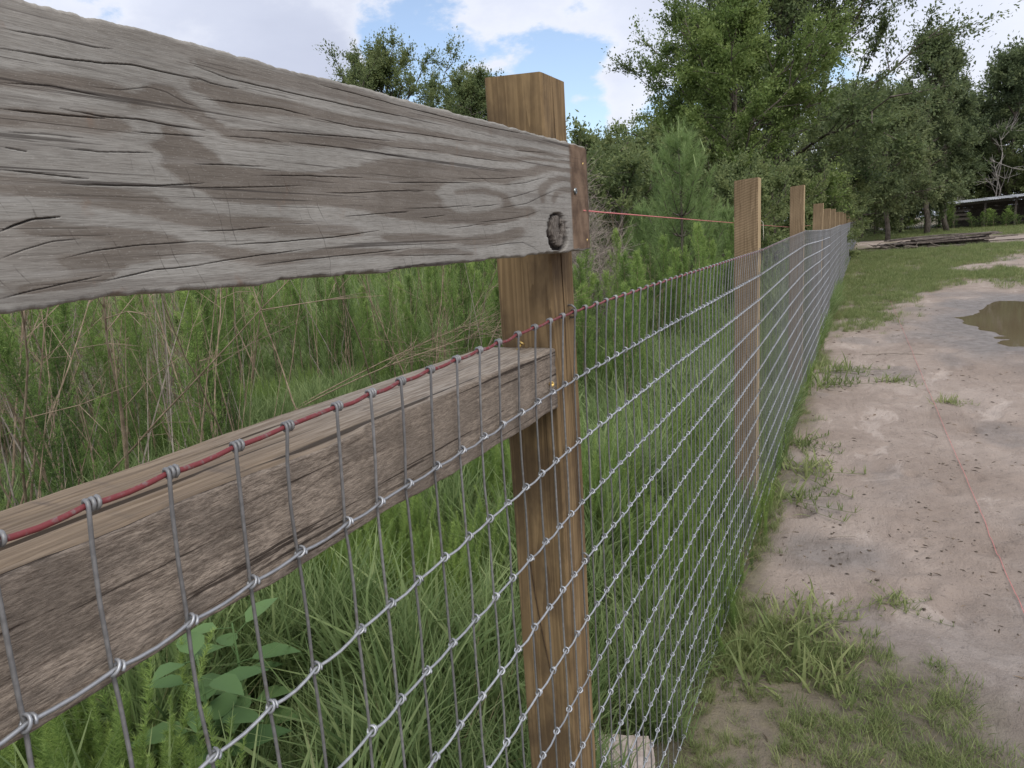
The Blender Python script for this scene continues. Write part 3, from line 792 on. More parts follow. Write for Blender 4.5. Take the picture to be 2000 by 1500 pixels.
# ---- lower rail
def rail_mesh():
    x0, x1, z0, z1 = -0.135, -0.003, 1.114, 1.207
    yc = np.concatenate([np.linspace(-0.9, 0.10, 40), 1 / np.linspace(1 / 0.105, 1 / 0.9235, 470)])
    s_ = [(x1, z) for z in np.linspace(z0 + .002, z1 - .002, 64)]; nfr = len(s_)
    s_ += [(x, z1) for x in np.linspace(x1 - .002, x0 + .006, 56)]; nto = len(s_)
    s_ += [(x0, z) for z in np.linspace(z1 - .006, z0 + .004, 12)]
    s_ += [(x, z0) for x in np.linspace(x0 + .006, x1 - .003, 14)]
    s_ = np.array(s_); k = len(s_)
    Y = np.repeat(yc[:, None], k, 1); X = np.repeat(s_[None, :, 0], len(yc), 0); Z = np.repeat(s_[None, :, 1], len(yc), 0)
    fr = np.zeros(k); fr[:nfr] = 1; to = np.zeros(k); to[nfr:nto] = 1
    rough = fbm(Y * 40, Z * 420, 11, 4) - 0.5
    X = X + fr * (0.0009 * rough + 0.0016 * (fbm(Y * 9, Z * 60, 12) - 0.5)) - fr * 0.0011 * sstep(0.58, 0.72, fbm(Y * 16, Z * 130, 13))
    Z = Z + to * (0.0009 * (fbm(Y * 22, X * 300, 14) - 0.5) - 0.0016 * sstep(0.58, 0.70, fbm(Y * 7, X * 190, 15)) + 0.004 * (fbm(Y * 6, X * 9, 16) - 0.5))
    # worn arrises
    a_ = np.exp(-((np.arange(k) - nfr + 0.5) / 3.0) ** 2)
    Z = Z - a_ * 0.0035 * sstep(0.4, 0.7, fbm(Y * 14, Y * 0, 17))
    bk = np.exp(-((np.arange(k) - nto) / 4.0) ** 2)
    X = X + bk * 0.030 * (fbm(Y * 6, Y * 0, 18, 5) - 0.25) * (np.arange(k) >= nfr)
    Z = Z - bk * 0.005 * (fbm(Y * 8, Y * 0, 19, 5) - 0.2)
    lo = np.exp(-((np.arange(k)) / 4.0) ** 2) + np.exp(-((k - 1 - np.arange(k)) / 4.0) ** 2)
    Z = Z + lo * 0.008 * (fbm(Y * 16, Y * 0, 20, 5) - 0.3)
    n = len(yc)
    i, j = np.meshgrid(np.arange(n - 1), np.arange(k), indexing='ij')
    Q = np.stack([i * k + j, (i + 1) * k + j, (i + 1) * k + (j + 1) % k, i * k + (j + 1) % k], -1).reshape(-1, 4)
    fm = np.zeros(len(Q), int); jj = np.arange(len(Q)) % k
    fm[(jj >= nfr) & (jj < nto + 8)] = 1
    caps = [np.arange(k)[None, :], ((n - 1) * k + np.arange(k)[::-1])[None, :]]
    age = sstep(0.30, 0.62, Y)
    return mesh_np('rail', np.stack([X, Y, Z], -1).reshape(-1, 3), [Q] + caps, [M['rail_side'], M['rail_top']], {'age': age.ravel()}, True, np.concatenate([fm, [0, 0]]))
t = NT('rail_side_wood')
ga = t.noise(800, (1, 0.14, 1), 7, 0.75, 0.4)
gb = t.noise(1700, (1, 0.25, 1), 4, 0.7)
gl = t.noise(150, (1, 0.014, 1), 4, 0.6)
mold = t.rng(t.noise(17, (1, 0.5, 1.2), 8, 0.7), 0.45, 0.60)
c = t.mix(t.rng(ga, 0.36, 0.64), (0.14, 0.113, 0.09), (0.385, 0.32, 0.258))
c = t.mix(t.math('MULTIPLY', mold, 0.5), c, (0.085, 0.071, 0.06))
c = t.mix(t.math('MULTIPLY', t.attr('age'), 0.45), c, t.mix(ga, (0.11, 0.09, 0.07), (0.36, 0.30, 0.24)))
c = t.mix(t.rng(gb, 0.58, 0.72, 0, 0.6), c, (0.33, 0.27, 0.21))
c = t.mix(t.rng(gl, 0.40, 0.35, 0, 0.85), c, (0.03, 0.022, 0.018))
M['rail_side'] = t.bsdf(c, 0.9, normal=t.bump(t.math('ADD', ga, t.math('MULTIPLY', gb, 0.5)), 0.7, 0.0016), spec=0.15)
t = NT('rail_top_wood')
ga = t.noise(420, (1, 0.05, 1), 6, 0.65)
gb = t.noise(170, (1, 0.04, 1), 5, 0.65)
st = t.rng(t.noise(13, (0.35, 1.4, 1), 5, 0.6), 0.56, 0.70)
c = t.mix(t.rng(gb, 0.3, 0.7), (0.165, 0.12, 0.08), (0.335, 0.255, 0.175))
c = t.mix(t.rng(ga, 0.5, 0.75, 0, 0.5), c, (0.12, 0.085, 0.06))
c = t.mix(t.math('MULTIPLY', st, 0.75), c, (0.085, 0.072, 0.068))
gry = t.mix(t.rng(ga, 0.35, 0.65), (0.19, 0.158, 0.128), (0.45, 0.395, 0.33))
c = t.mix(t.math('MULTIPLY', t.attr('age'), t.rng(gb, 0.3, 0.6, 0.35, 0.9)), c, gry)
c = t.mix(t.rng(t.noise(95, (1, 0.012, 1), 2, 0.4), 0.34, 0.28, 0, 0.85), c, (0.03, 0.022, 0.016))
M['rail_top'] = t.bsdf(c, 0.85, normal=t.bump(t.math('ADD', ga, gb), 0.45, 0.0015), spec=0.2)
rail = link('rail', rail_mesh(), fence)
rail['label'] = 'rough dark brown rail with worn tan top butted to the near post'

# ---- woven wire
mesh_part = link('wire_mesh', None, fence)
mesh_part['label'] = 'galvanised woven wire with knotted rectangular openings and red top wire'
def ztop(y): return np.interp(y, [-1, 0.2, 0.45, 0.7, 0.97, 1.55, 3.16, 4.1, 5.73, 8.1, 10, 14, 24, 50], [1.224, 1.229, 1.236, 1.243, 1.253, 1.257, 1.262, 1.281, 1.308, 1.284, 1.275, 1.299, 1.322, 1.33])
def xmesh(y): return 0.0045 + 0.007 * np.clip((fbm(np.asarray(y) * 0.8, np.asarray(y) * 0, 120, 2) - 0.45), 0, 1) * sstep(1.1, 1.5, np.asarray(y, float))
YM = np.array([.565, .698, .834, .959, 1.105, 1.221, 1.339, 1.47, 1.602, 1.731, 1.853, 1.990, 2.122, 2.252, 2.371, 2.489, 2.611, 2.742, 2.872, 2.998]) * .394
STAY = list(YM[0] - 0.0508 * np.arange(20, 0, -1)) + list(YM)
while STAY[-1] < 46.6: STAY.append(STAY[-1] + 0.0508 + RNG.normal(0, 0.0012))
STAY = np.array(STAY)
ROW = 0.1016
TW = 0.0019; SW = 0.0014; LW = 0.00145
def stay_poly(seed, hi=True):
    r = np.random.default_rng(seed)
    P = []
    if hi:
        turns = 2.4; m = 22
        a = np.linspace(turns * 2 * np.pi, 0, m)
        rad = TW + SW
        yy = np.linspace(0.0085, 0.0005, m)
        P += [(rad * math.cos(q) , y, rad * math.sin(q)) for q, y in zip(a, yy)]
        P.append((rad * 0.95, 0.0, -0.006))
    else:
        P.append((0.0, 0, 0.002))
    for row in range(12):
        z = -ROW * row
        zz = np.array([0.25, 0.6, 0.93]) if hi else np.array([0.5])
        bx, by = r.normal(0, 0.0006), r.normal(0, 0.0010)
        for u in zz:
            s = math.sin(u * math.pi)
            if row == 0 and u < 0.2: continue
            P.append(((-0.0024 + bx * s) if row else (0.0034 * (1 - u) - 0.0024 * u), by * s, z - ROW * u))
        P.append((-0.0026, r.normal(0, 0.0003), z - ROW))
    P.append((-0.0024, 0.0, -ROW * 12 - 0.008))
    return np.array(P)
stay_var = [tube_mesh('stay_wire', stay_poly(s), SW, M['stay'], 7) for s in range(14)]
NI = 300
vis = [q for q in range(len(STAY))]
near_idx = vis[8:8 + NI]
for q in near_idx:
    y = STAY[q]
    o = link('stay_wire', stay_var[int(RNG.integers(14))], mesh_part, (float(xmesh(y)), y, float(ztop(y))))
    o.rotation_euler = (RNG.normal(0, 0.004), 0, 0)
g = Geo()
for q in vis[8 + NI:]:
    y = STAY[q]
    V, Q, T = tube(np.array([(0, 0, 0.002), (0, 0, -ROW * 6), (0, 0, -ROW * 12 - .004)]) + (float(xmesh(y)), y, float(ztop(y))), SW * 1.1, 4, False)
    g.add(V, Q)
o = link('stay_wires', g.mesh('stay_wires', M['stay']), mesh_part); o['kind'] = 'stuff'
yb = STAY[STAY < 9.0]
base = np.unique(np.concatenate([yb, yb[:-1] + np.diff(yb) * 0.25, yb[:-1] + np.diff(yb) * 0.5, yb[:-1] + np.diff(yb) * 0.75, np.arange(9.0, 46.6, 0.3)]))
ph = np.interp(base, STAY, np.arange(len(STAY)))
for row in range(13):
    r = np.random.default_rng(300 + row)
    amp = np.interp(np.arange(len(STAY) + 1), np.arange(len(STAY) + 1), r.normal(1.0, 0.5, len(STAY) + 1))[np.floor(ph).astype(int)]
    wv = np.sin(np.pi * (ph - np.floor(ph))) * amp * (base < 9)
    slow = 0.004 * (fbm(base * 1.2, base * 0 + row * 3.3, 140) - 0.5) * (row > 0)
    z = ztop(base) - ROW * row - wv * (0.0013 if row == 0 else 0.0018) + slow * 0
    x = xmesh(base) + wv * 0.0006 + (0 if row == 0 else 0.0006)
    link('top_wire' if row == 0 else 'line_wire', tube_mesh('line_wire', np.stack([x, base, z], -1), TW if row == 0 else LW, M['red_wire'] if row == 0 else M['wire'], 7), mesh_part)
# wrapped knots at the crossings
def knot_poly(seed):
    r = np.random.default_rng(seed)
    a = np.linspace(-0.4, 2 * math.pi * 1.25, 18)
    rad = 0.0045
    tilt = 0.75 + r.normal(0, 0.15)
    u = rad * np.cos(a); v = 0.0042 * np.sin(a)
    adv = np.linspace(-0.0022, 0.0022, 18)
    y = u * math.cos(tilt) + adv * math.sin(tilt)
    z = u * math.sin(tilt) - adv * math.cos(tilt)
    return np.stack([v + 0.0002, y, z], -1)
knot_var = [tube_mesh('knot', knot_poly(s), 0.00118, M['wire'], 6) for s in range(6)]
kn_list = []
for row in range(1, 13):
    for q, y in enumerate(STAY):
        if 0.1 < y < 10:
            p = np.array([float(xmesh(y)) + 0.0002, y, float(ztop(y)) - ROW * row])
            cz = p - EYE
            dep = cz @ np.array([AX[0][2], AX[1][2], AX[2][2]])
            if dep < 0.1: continue
            px = cz @ np.array([AX[0][0], AX[1][0], AX[2][0]]) / dep * 1360 + 1000; py = cz @ np.array([AX[0][1], AX[1][1], AX[2][1]]) / dep * 1360 + 750
            seen = (-30 < px < 2030) and (py < 1530)
            kn_list.append((0 if seen else 1, np.linalg.norm(cz), p))
kn_list.sort(key=lambda a: (a[0], a[1]))
for q, (sn, d, p) in enumerate(kn_list[:300]):
    o = link('knot', knot_var[q % 6], mesh_part, p)
    o.rotation_euler = (RNG.normal(0, 0.15), 0, RNG.normal(0, 0.1))

# ------------------------------------------------------------------ instancing for uncountable stuff
PROTO_N = [0]
def proto_collection(name, meshes):
    c = bpy.data.collections.new(name)
    for q, me in enumerate(meshes):
        o = bpy.data.objects.new('%s_source_%02d' % (name, q), me)
        c.objects.link(o)
    return c
def scatter(name, P, R, S, I, coll, parent=None):
    me = bpy.data.meshes.new(name)
    P = np.asarray(P, np.float32); n = len(P)
    me.vertices.add(n); me.vertices.foreach_set('co', P.ravel())
    a = me.attributes.new('rot', 'FLOAT_VECTOR', 'POINT'); a.data.foreach_set('vector', np.asarray(R, np.float32).ravel())
    S = np.asarray(S, np.float32)
    if S.ndim == 1: S = np.repeat(S[:, None], 3, 1)
    a = me.attributes.new('scl', 'FLOAT_VECTOR', 'POINT'); a.data.foreach_set('vector', S.ravel())
    a = me.attributes.new('idx', 'INT', 'POINT'); a.data.foreach_set('value', np.asarray(I, np.int32))
    o = link(name, me, parent)
    ng = bpy.data.node_groups.new(name + '_scatter', 'GeometryNodeTree')
    ng.interface.new_socket('Geometry', in_out='INPUT', socket_type='NodeSocketGeometry')
    ng.interface.new_socket('Geometry', in_out='OUTPUT', socket_type='NodeSocketGeometry')
    N = ng.nodes.new; L = ng.links.new
    gi, go = N('NodeGroupInput'), N('NodeGroupOutput')
    ci = N('GeometryNodeCollectionInfo'); ci.inputs['Collection'].default_value = coll
    ci.inputs['Separate Children'].default_value = True; ci.inputs['Reset Children'].default_value = True
    iop = N('GeometryNodeInstanceOnPoints'); iop.inputs['Pick Instance'].default_value = True
    def na(nm, ty):
        x = N('GeometryNodeInputNamedAttribute'); x.data_type = ty; x.inputs['Name'].default_value = nm; return x.outputs['Attribute']
    L(gi.outputs[0], iop.inputs['Points']); L(ci.outputs[0], iop.inputs['Instance'])
    L(na('idx', 'INT'), iop.inputs['Instance Index']); L(na('rot', 'FLOAT_VECTOR'), iop.inputs['Rotation']); L(na('scl', 'FLOAT_VECTOR'), iop.inputs['Scale'])
    L(iop.outputs[0], go.inputs[0])
    md = o.modifiers.new('scatter', 'NODES'); md.node_group = ng
    o['kind'] = 'stuff'
    return o
kc_ = proto_collection('knots', knot_var)
KP = np.array([p for sn, d, p in kn_list[300:]])
scatter('knots', KP, RNG.normal(0, 0.12, (len(KP), 3)), np.ones(len(KP)), RNG.integers(0, 6, len(KP)), kc_, mesh_part)

# staples and screws
def staple(p):
    P = [(-0.006, 0.0, -0.004), (0.004, 0.0, -0.0045), (0.0075, 0.0003, -0.002), (0.0075, 0.0004, 0.004), (0.004, 0.0005, 0.0075), (-0.006, 0.0005, 0.008)]
    link('staple', STAPLE, fence, p).rotation_euler = (0.5 + RNG.normal(0, 0.2), 0, 0)
STAPLE = tube_mesh('staple', [(-0.006, 0, -0.010), (0.003, 0, -0.010), (0.0072, 0, -0.006), (0.0078, 0, 0.0), (0.0072, 0, 0.006), (0.003, 0, 0.010), (-0.006, 0, 0.010)], 0.0018, M['stay'], 6)
for (yy, rr_) in ((0.985, 0), (0.992, 4), (0.99, 8), (0.99, 11)):
    staple((0.0, yy, float(ztop(yy)) - ROW * rr_))
for py, pz in POSTS[1:6]:
    for rr_ in (0, 1, 3, 6, 9): staple((0.001, py, float(ztop(py)) - ROW * rr_))
def screw_mesh(name, mat, r=0.0045):
    g = Geo()
    a = np.arange(14) * 2 * np.pi / 14
    prof = [(0.0, r * 1.0, 0.0), (0.0012, r * 1.0, 0), (0.0022, r * 0.8, 0), (0.0022, r * 0.38, 0), (0.0006, r * 0.3, 0), (0.0006, 0.0001, 0)]
    V = np.array([[x, q * np.cos(b), q * np.sin(b)] for x, q, _ in prof for b in a])
    i, j = np.meshgrid(np.arange(len(prof) - 1), np.arange(14), indexing='ij')
    Q = np.stack([i * 14 + j, i * 14 + (j + 1) % 14, (i + 1) * 14 + (j + 1) % 14, (i + 1) * 14 + j], -1).reshape(-1, 4)
    g.add(V, Q)
    V, Q, T = tube([(-0.014, 0, 0), (0.0005, 0, 0)], 0.0018, 6); g.add(V, Q, T)
    return g.mesh(name, mat, True)
SB, SD = screw_mesh('screw', M['brass']), screw_mesh('screw', M['dark_screw'])
o = link('screw', SB, fence, (-0.047, 0.905, 1.216)); o.rotation_euler = (0.2, -0.9, 0.5)
o = link('screw', SB, fence, (-0.001, 0.899, 1.158)); o.rotation_euler = (0.0, -0.3, -0.5)
o = link('screw', SD, fence, (Bxf + 0.0002, 0.925, 1.424))
for yy, zz in ((0.962, 1.462), (0.967, 1.357)):
    o = link('screw', SB, fence, (Bxf - 0.0012, yy, zz), scale=0.6); o.rotation_euler = (0.3, 0.3, 0.3)

# split in the near face of the first post
yq = 0.9255
groove('check', [(-0.068, yq, 0.90), (-0.066, yq - .0003, 0.86), (-0.060, yq - .0004, 0.80), (-0.053, yq - .0004, 0.745), (-0.046, yq - .0003, 0.70), (-0.040, yq, 0.66)], 0.0011, M['check'], fence)
groove('check', [(-0.003, 0.962, 1.585), (-0.0027, 0.964, 1.50), (-0.0027, 0.963, 1.36), (-0.0027, 0.966, 1.25), (-0.003, 0.964, 1.12)], 0.0007, M['check'], fence)

# strings
def strand(P, r, n=40, sag=0.0, jit=0.0, seed=0):
    P = np.array(P, float); L = np.concatenate([[0], np.cumsum(np.linalg.norm(np.diff(P, axis=0), axis=1))])
    s_ = np.linspace(0, L[-1], n)
    Q = np.stack([np.interp(s_, L, P[:, q]) for q in range(3)], -1)
    rr_ = np.random.default_rng(seed)
    Q[:, :] += rr_.normal(0, jit, Q.shape) if jit else 0
    return Q
P = strand([(0.0385, 0.955, 1.3985), (0.030, 0.979, 1.399), (-0.10, 3.11, 1.384), (-0.104, 3.21, 1.383), (-0.112, 5.7, 1.345), (-0.112, 8.2, 1.34)], 0.001, 60)
o = link('string_line', tube_mesh('string_line', P, 0.0011, M['string'], 5))
tag(o, 'taut red string running from the plank end past the post tops', 'string')
ty_ = 3.22
o = link('twine_end', tube_mesh('twine_end', [(-0.012, ty_, 1.384), (-0.004, ty_ + .01, 1.388), (0.004, ty_ + .02, 1.378), (0.006, ty_ + .02, 1.34), (0.007, ty_ + .018, 1.305)], 0.0014, M['twine'], 5))
tag(o, 'short pale twine hanging from the string beside the second post', 'twine')
ys = np.arange(-0.5, 14, 0.06)
sx = np.interp(ys, [-0.5, 2.7, 5.0, 10, 14], [0.955, 0.928, 0.905, 0.854, 0.82]) + 0.004 * (fbm(ys * 1.3, ys * 0, 9) - 0.5)
sz = ground_h(sx, ys) + 0.004 + 0.010 * fbm(ys * 0.9, ys * 0, 10)
o = link('ground_string', tube_mesh('ground_string', np.stack([sx, ys, sz], -1), 0.0011, M['string'], 5))
tag(o, 'red string line lying along the sandy ground', 'string')

# broken paver by the first post
def rock(name, s, mat, seed, sub=2):
    import bmesh
    bm = bmesh.new(); bmesh.ops.create_cube(bm, size=1.0)
    bmesh.ops.bevel(bm, geom=bm.edges[:], offset=0.06, segments=2, affect='EDGES')
    bmesh.ops.subdivide_edges(bm, edges=bm.edges[:], cuts=2, use_grid_fill=True)
    r = np.random.default_rng(seed)
    for v in bm.verts:
        v.co = Vector([v.co[q] * s[q] for q in range(3)]) + Vector(r.normal(0, 0.0015, 3))
    me = bpy.data.meshes.new(name); bm.to_mesh(me); bm.free(); me.materials.append(mat); return me
M['concrete'] = plain_mat('pale_concrete', (0.30, 0.245, 0.22), (0.44, 0.38, 0.345), 40, 0.9, 0.4)
o = link('paver_block', rock('paver_block', (0.15, 0.12, 0.06), M['concrete'], 3), None, (-0.115, 1.49, 0.04), 0.35)
o.rotation_euler = (0.06, 0.05, 0.35)
tag(o, 'pinkish concrete block in the grass at the foot of the wire', 'block')

# ------------------------------------------------------------------ plants
def blades(n, rng, h, w, spread, lean, seg=4, curl=0.9, r0=0.02, tintb=0.5):
    """n curved grass blades -> Geo arrays"""
    az = rng.random(n) * 2 * np.pi
    b = np.stack([rng.normal(0, r0, n), rng.normal(0, r0, n), np.zeros(n)], -1)
    H = h * (0.45 + 0.75 * rng.random(n)); W = w * (0.7 + 0.6 * rng.random(n))
    tilt = lean * (0.15 + rng.random(n)); cu = curl * (0.3 + rng.random(n))
    tt = np.linspace(0, 1, seg)
    ang = tilt[:, None] + cu[:, None] * tt[None] ** 1.3
    ds = H[:, None] / (seg - 1)
    rr_ = np.concatenate([np.zeros((n, 1)), np.cumsum(np.sin(ang[:, :-1]) * ds, 1)], 1)
    zz = np.concatenate([np.zeros((n, 1)), np.cumsum(np.cos(ang[:, :-1]) * ds, 1)], 1)
    d = np.stack([np.cos(az), np.sin(az)], -1)
    c = np.zeros((n, seg, 3))
    c[..., :2] = b[:, None, :2] + d[:, None] * rr_[..., None]; c[..., 2] = np.maximum(zz, 0.002)
    tw = rng.normal(0, 0.7, n)
    s = np.stack([-np.sin(az + tw), np.cos(az + tw), np.zeros(n)], -1)
    wd = W[:, None] * np.array([0.75, 1.0, 0.8, 0.06] if seg == 4 else np.interp(tt, [0, .3, 1], [.75, 1, .06]))[None]
    A_ = c - s[:, None] * wd[..., None] / 2; B_ = c + s[:, None] * wd[..., None] / 2
    V = np.stack([A_, B_], 2).reshape(-1, 3)
    i, j = np.meshgrid(np.arange(n), np.arange(seg - 1), indexing='ij')
    o_ = (i * seg + j) * 2
    Q = np.stack([o_, o_ + 1, o_ + 3, o_ + 2], -1).reshape(-1, 4)
    tint = np.repeat(np.clip(rng.normal(tintb, 0.2, n), 0, 1), seg * 2)
    return V, Q, tint
def tuft(name, mat, seed, **k):
    r = np.random.default_rng(seed); g = Geo(); V, Q, a = blades(rng=r, **k); g.add(V, Q, a=a); return g.mesh(name, mat)
def fine_weed(name, mat, seed, h=0.35, n=4600, w=0.0010, ln=0.028):
    """low feathery seedlings"""
    r = np.random.default_rng(seed); g = Geo()
    for s in range(5):
        bx, by = r.normal(0, 0.04, 2); ax, ay = r.normal(0, 0.12, 2); H = h * (0.5 + 0.6 * r.random())
        m = n // 5
        u = r.random(m) ** 0.8
        p = np.stack([bx + ax * u * H, by + ay * u * H, u * H], -1)
        az = r.random(m) * 6.283; el = 0.5 + 0.5 * r.random(m)
        d = np.stack([np.cos(az) * np.cos(el), np.sin(az) * np.cos(el), np.sin(el)], -1)
        l = ln * (1.15 - 0.8 * u) * (0.6 + 0.8 * r.random(m))
        sd_ = np.cross(d, r.normal(0, 1, (m, 3))); sd_ /= np.linalg.norm(sd_, axis=1)[:, None]
        V = np.stack([p - sd_ * w / 2, p + sd_ * w / 2, p + d * l[:, None]], 1).reshape(-1, 3)
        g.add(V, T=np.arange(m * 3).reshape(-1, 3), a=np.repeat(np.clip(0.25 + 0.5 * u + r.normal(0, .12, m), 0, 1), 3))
    return g.mesh(name, mat)
# -- tall grass behind the wire
lush = [tuft('t', M['grass'], 40 + q, n=34, h=0.30 + 0.04 * q, w=0.0050 + 0.0012 * q, spread=0, lean=0.35, curl=1.2, r0=0.03, tintb=0.42 + 0.05 * q) for q in range(4)]
lush += [tuft('t', M['grass'], 50 + q, n=46, h=0.26, w=0.003, spread=0, lean=0.6, curl=1.0, r0=0.05, tintb=0.55) for q in range(2)]
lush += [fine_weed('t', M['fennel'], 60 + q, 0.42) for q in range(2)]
lush += [tuft('t', M['dry_grass'], 70, n=12, h=0.34, w=0.0028, spread=0, lean=0.9, curl=0.6, r0=0.06)]
lush_c = proto_collection('tall_grass', lush)
P_, I_, S_ = [], [], []
def area(n, x0, x1, y0, y1):
    return np.stack([x0 + (x1 - x0) * RNG.random(n), y0 + (y1 - y0) * RNG.random(n)], -1)
pts = np.concatenate([area(3300, -1.9, -0.13, 0.2, 3.2), area(2200, -1.9, -0.10, 3.2, 8), area(3400, -4.5, -1.9, 0.2, 5.0), area(2200, -6.5, -1.9, 3.0, 10), area(2300, -9, -0.1, 8, 22), area(5000, -45, -5, 4, 45), area(700, -3.5, -0.15, -1.5, 0.2), area(900, -0.14, -0.015, 1.05, 6), area(500, -0.14, -0.015, 6, 14)])
pn = fbm(pts[:, 0] * 1.1, pts[:, 1] * 1.1, 201)
pf = fbm(pts[:, 0] * 1.7, pts[:, 1] * 1.7, 207)
idx = np.where(pf > 0.60, 6 + RNG.integers(0, 2, len(pts)), np.where(pn > 0.5, RNG.integers(0, 4, len(pts)), RNG.integers(2, 6, len(pts))))
idx = np.where(RNG.random(len(pts)) < 0.07, 8, idx)
sc_ = (0.6 + 0.8 * pn) * (0.8 + 0.5 * RNG.random(len(pts))) * np.interp(np.hypot(pts[:, 0], pts[:, 1]), [7, 12, 40], [1, 1.8, 3.6]) * np.where(pts[:, 0] > -0.45, 0.70, 1.0) * np.where(pts[:, 0] > -0.145, 0.7, 1.0) * np.where((pts[:, 0] < -1.6) & (pts[:, 1] < 7), 0.68, 1.0)
P3 = np.column_stack([pts, ground_h(pts[:, 0], pts[:, 1]) - 0.004])
bw = np.minimum(np.hypot(pts[:, 0] + 0.74, pts[:, 1] - 0.86), np.hypot(pts[:, 0] + 0.86, pts[:, 1] - 1.1))
sc_ = sc_ * np.where(bw < 0.24, 0.5, 1.0)
sc_ = sc_ * np.where(np.hypot((pts[:, 0] + 0.08) / 0.14, (pts[:, 1] - 1.47) / 0.16) < 1, 0.12, 1.0)
R3 = np.column_stack([RNG.normal(0, 0.12, len(pts)), RNG.normal(0, 0.12, len(pts)), RNG.random(len(pts)) * 6.283])
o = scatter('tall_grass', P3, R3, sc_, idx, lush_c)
tag(o, 'lush tall grass and feathery seedlings behind the wire')

# -- turf on the right of the wire
lw = [tuft('t', M['lawn'], 80 + q, n=26, h=0.075, w=0.0032, spread=0, lean=0.7, curl=1.0, r0=0.03, tintb=0.4 + 0.08 * q) for q in range(4)]
lw += [tuft('t', M['dry_grass'], 86, n=10, h=0.06, w=0.0026, spread=0, lean=1.1, curl=0.6, r0=0.03)]
lw += [tuft('t', M['lawn'], 88 + q, n=30, h=0.22, w=0.006, spread=0, lean=0.5, curl=1.2, r0=0.03, tintb=0.62) for q in range(3)]
lw_c = proto_collection('turf', lw)
cand = np.concatenate([area(2500, 0.0, 1.2, 1.5, 2.5), area(4200, 0.0, 1.2, 1.5, 4.5), area(4000, 0.0, 0.7, 4.5, 12), area(14000, 0.0, 4.5, 9, 20), area(14000, 0, 7, 20, 36), area(7000, 0, 14, 50, 78)])
dn = lawn_f(cand[:, 0], cand[:, 1])
patch = fbm(cand[:, 0] * 3, cand[:, 1] * 3, 222)
keep = RNG.random(len(cand)) < dn * np.clip(3.4 * patch - 1.05, 0.02, 1.3)
keep &= pud_d(cand[:, 0], cand[:, 1]) > 1.35
pts, dn = cand[keep], dn[keep]
fringe = (pts[:, 0] < 0.26) & (pts[:, 1] < 12)
idx = np.where(fringe & (RNG.random(len(pts)) < 0.40), 5 + RNG.integers(0, 3, len(pts)), RNG.integers(0, 5, len(pts)))
idx = np.where((idx == 4) & (RNG.random(len(pts)) < 0.5), 1, idx)
sc_ = (0.6 + 0.6 * RNG.random(len(pts))) * np.interp(pts[:, 1], [1.5, 2.5, 9, 20, 60], [0.55, 0.8, 1.2, 2.0, 4.0]) * np.where(fringe, 0.62, 0.85) * np.where(idx >= 5, 0.62, 1.0)
P3 = np.column_stack([pts, ground_h(pts[:, 0], pts[:, 1]) - 0.002])
R3 = np.column_stack([RNG.normal(0, 0.15, (len(pts), 2)), RNG.random(len(pts)) * 6.283])
o = scatter('turf_grass', P3, R3, sc_, idx, lw_c)
tag(o, 'short patchy turf growing beside the sandy track')

# -- crabgrass clumps standing out on the sand
def crab(seed, n=54, h=0.15, w=0.0105, runners=6):
    r = np.random.default_rng(seed); g = Geo()
    V, Q, a = blades(n, r, h, w, 0, 0.95, 5, 0.9, 0.075, 0.72); g.add(V, Q, a=a)
    for q in range(runners):
        az = r.normal(0.0, 0.75); L = 0.14 + 0.30 * r.random()
        s_ = np.linspace(0, 1, 7)
        P = np.stack([np.cos(az + s_ * 0.4) * L * s_, np.sin(az + s_ * 0.4) * L * s_, 0.006 + 0.012 * np.sin(s_ * np.pi) + 0 * s_], -1)
        V, Q, T = tube(P, 0.0012, 4, False); g.add(V, Q, a=0.35)
        for u in (2, 3, 4, 5, 6):
            V, Q, a = blades(6, r, 0.05, 0.0045, 0, 0.8, 4, 0.6, 0.004, 0.5); g.add(V + P[u], Q, a=a)
    return g.mesh('blades', M['lawn'])
CR = [crab(q) for q in range(5)]
SPOTS = [(0.20, 2.24, 1.0, 'bright leafy crabgrass clump spreading onto the sand in the near corner'), (0.33, 2.10, 0.85, 'crabgrass tuft at the outer edge of the near leafy clump'), (0.10, 2.05, 0.9, 'crabgrass tuft hard against the wire in the near corner'),
         (0.24, 2.42, 0.8, 'crabgrass tuft with runners on the far side of the near leafy clump'), (0.07, 3.55, 0.9, 'grass clump leaning over the dark burrow by the wire'), (0.10, 4.02, 1.1, 'grass clump at the foot of the wire past the second post'), (0.06, 4.6, 0.9, 'wispy grass clump at the wire between second and third posts'),
         (0.10, 6.3, 1.3, 'round green grass clump at the wire before the turf'), (0.14, 7.0, 1.3, 'pale green grass clump just short of the turf edge'), (0.62, 6.6, 0.7, 'small lone grass sprig on the sand beside dark twigs'), (0.52, 2.62, 0.5, 'tiny grass sprig on bare sand beyond the clump runners'),
         (0.98, 5.9, 0.6, 'tiny grass sprig on the sand right of the ground string'), (1.05, 2.5, 0.4, 'smallest grass sprig on the sand at the right edge')]
for q, (x, y, s, lb) in enumerate(SPOTS):
    o = link('grass_clump', None, None, (x, y, float(ground_h(np.array(x), np.array(y)))), RNG.random() * 0.8 - 0.4, s)
    link('blades', CR[q % 5], o)
    tag(o, lb, 'grass clump', 'grass clumps on the sand by the fence')

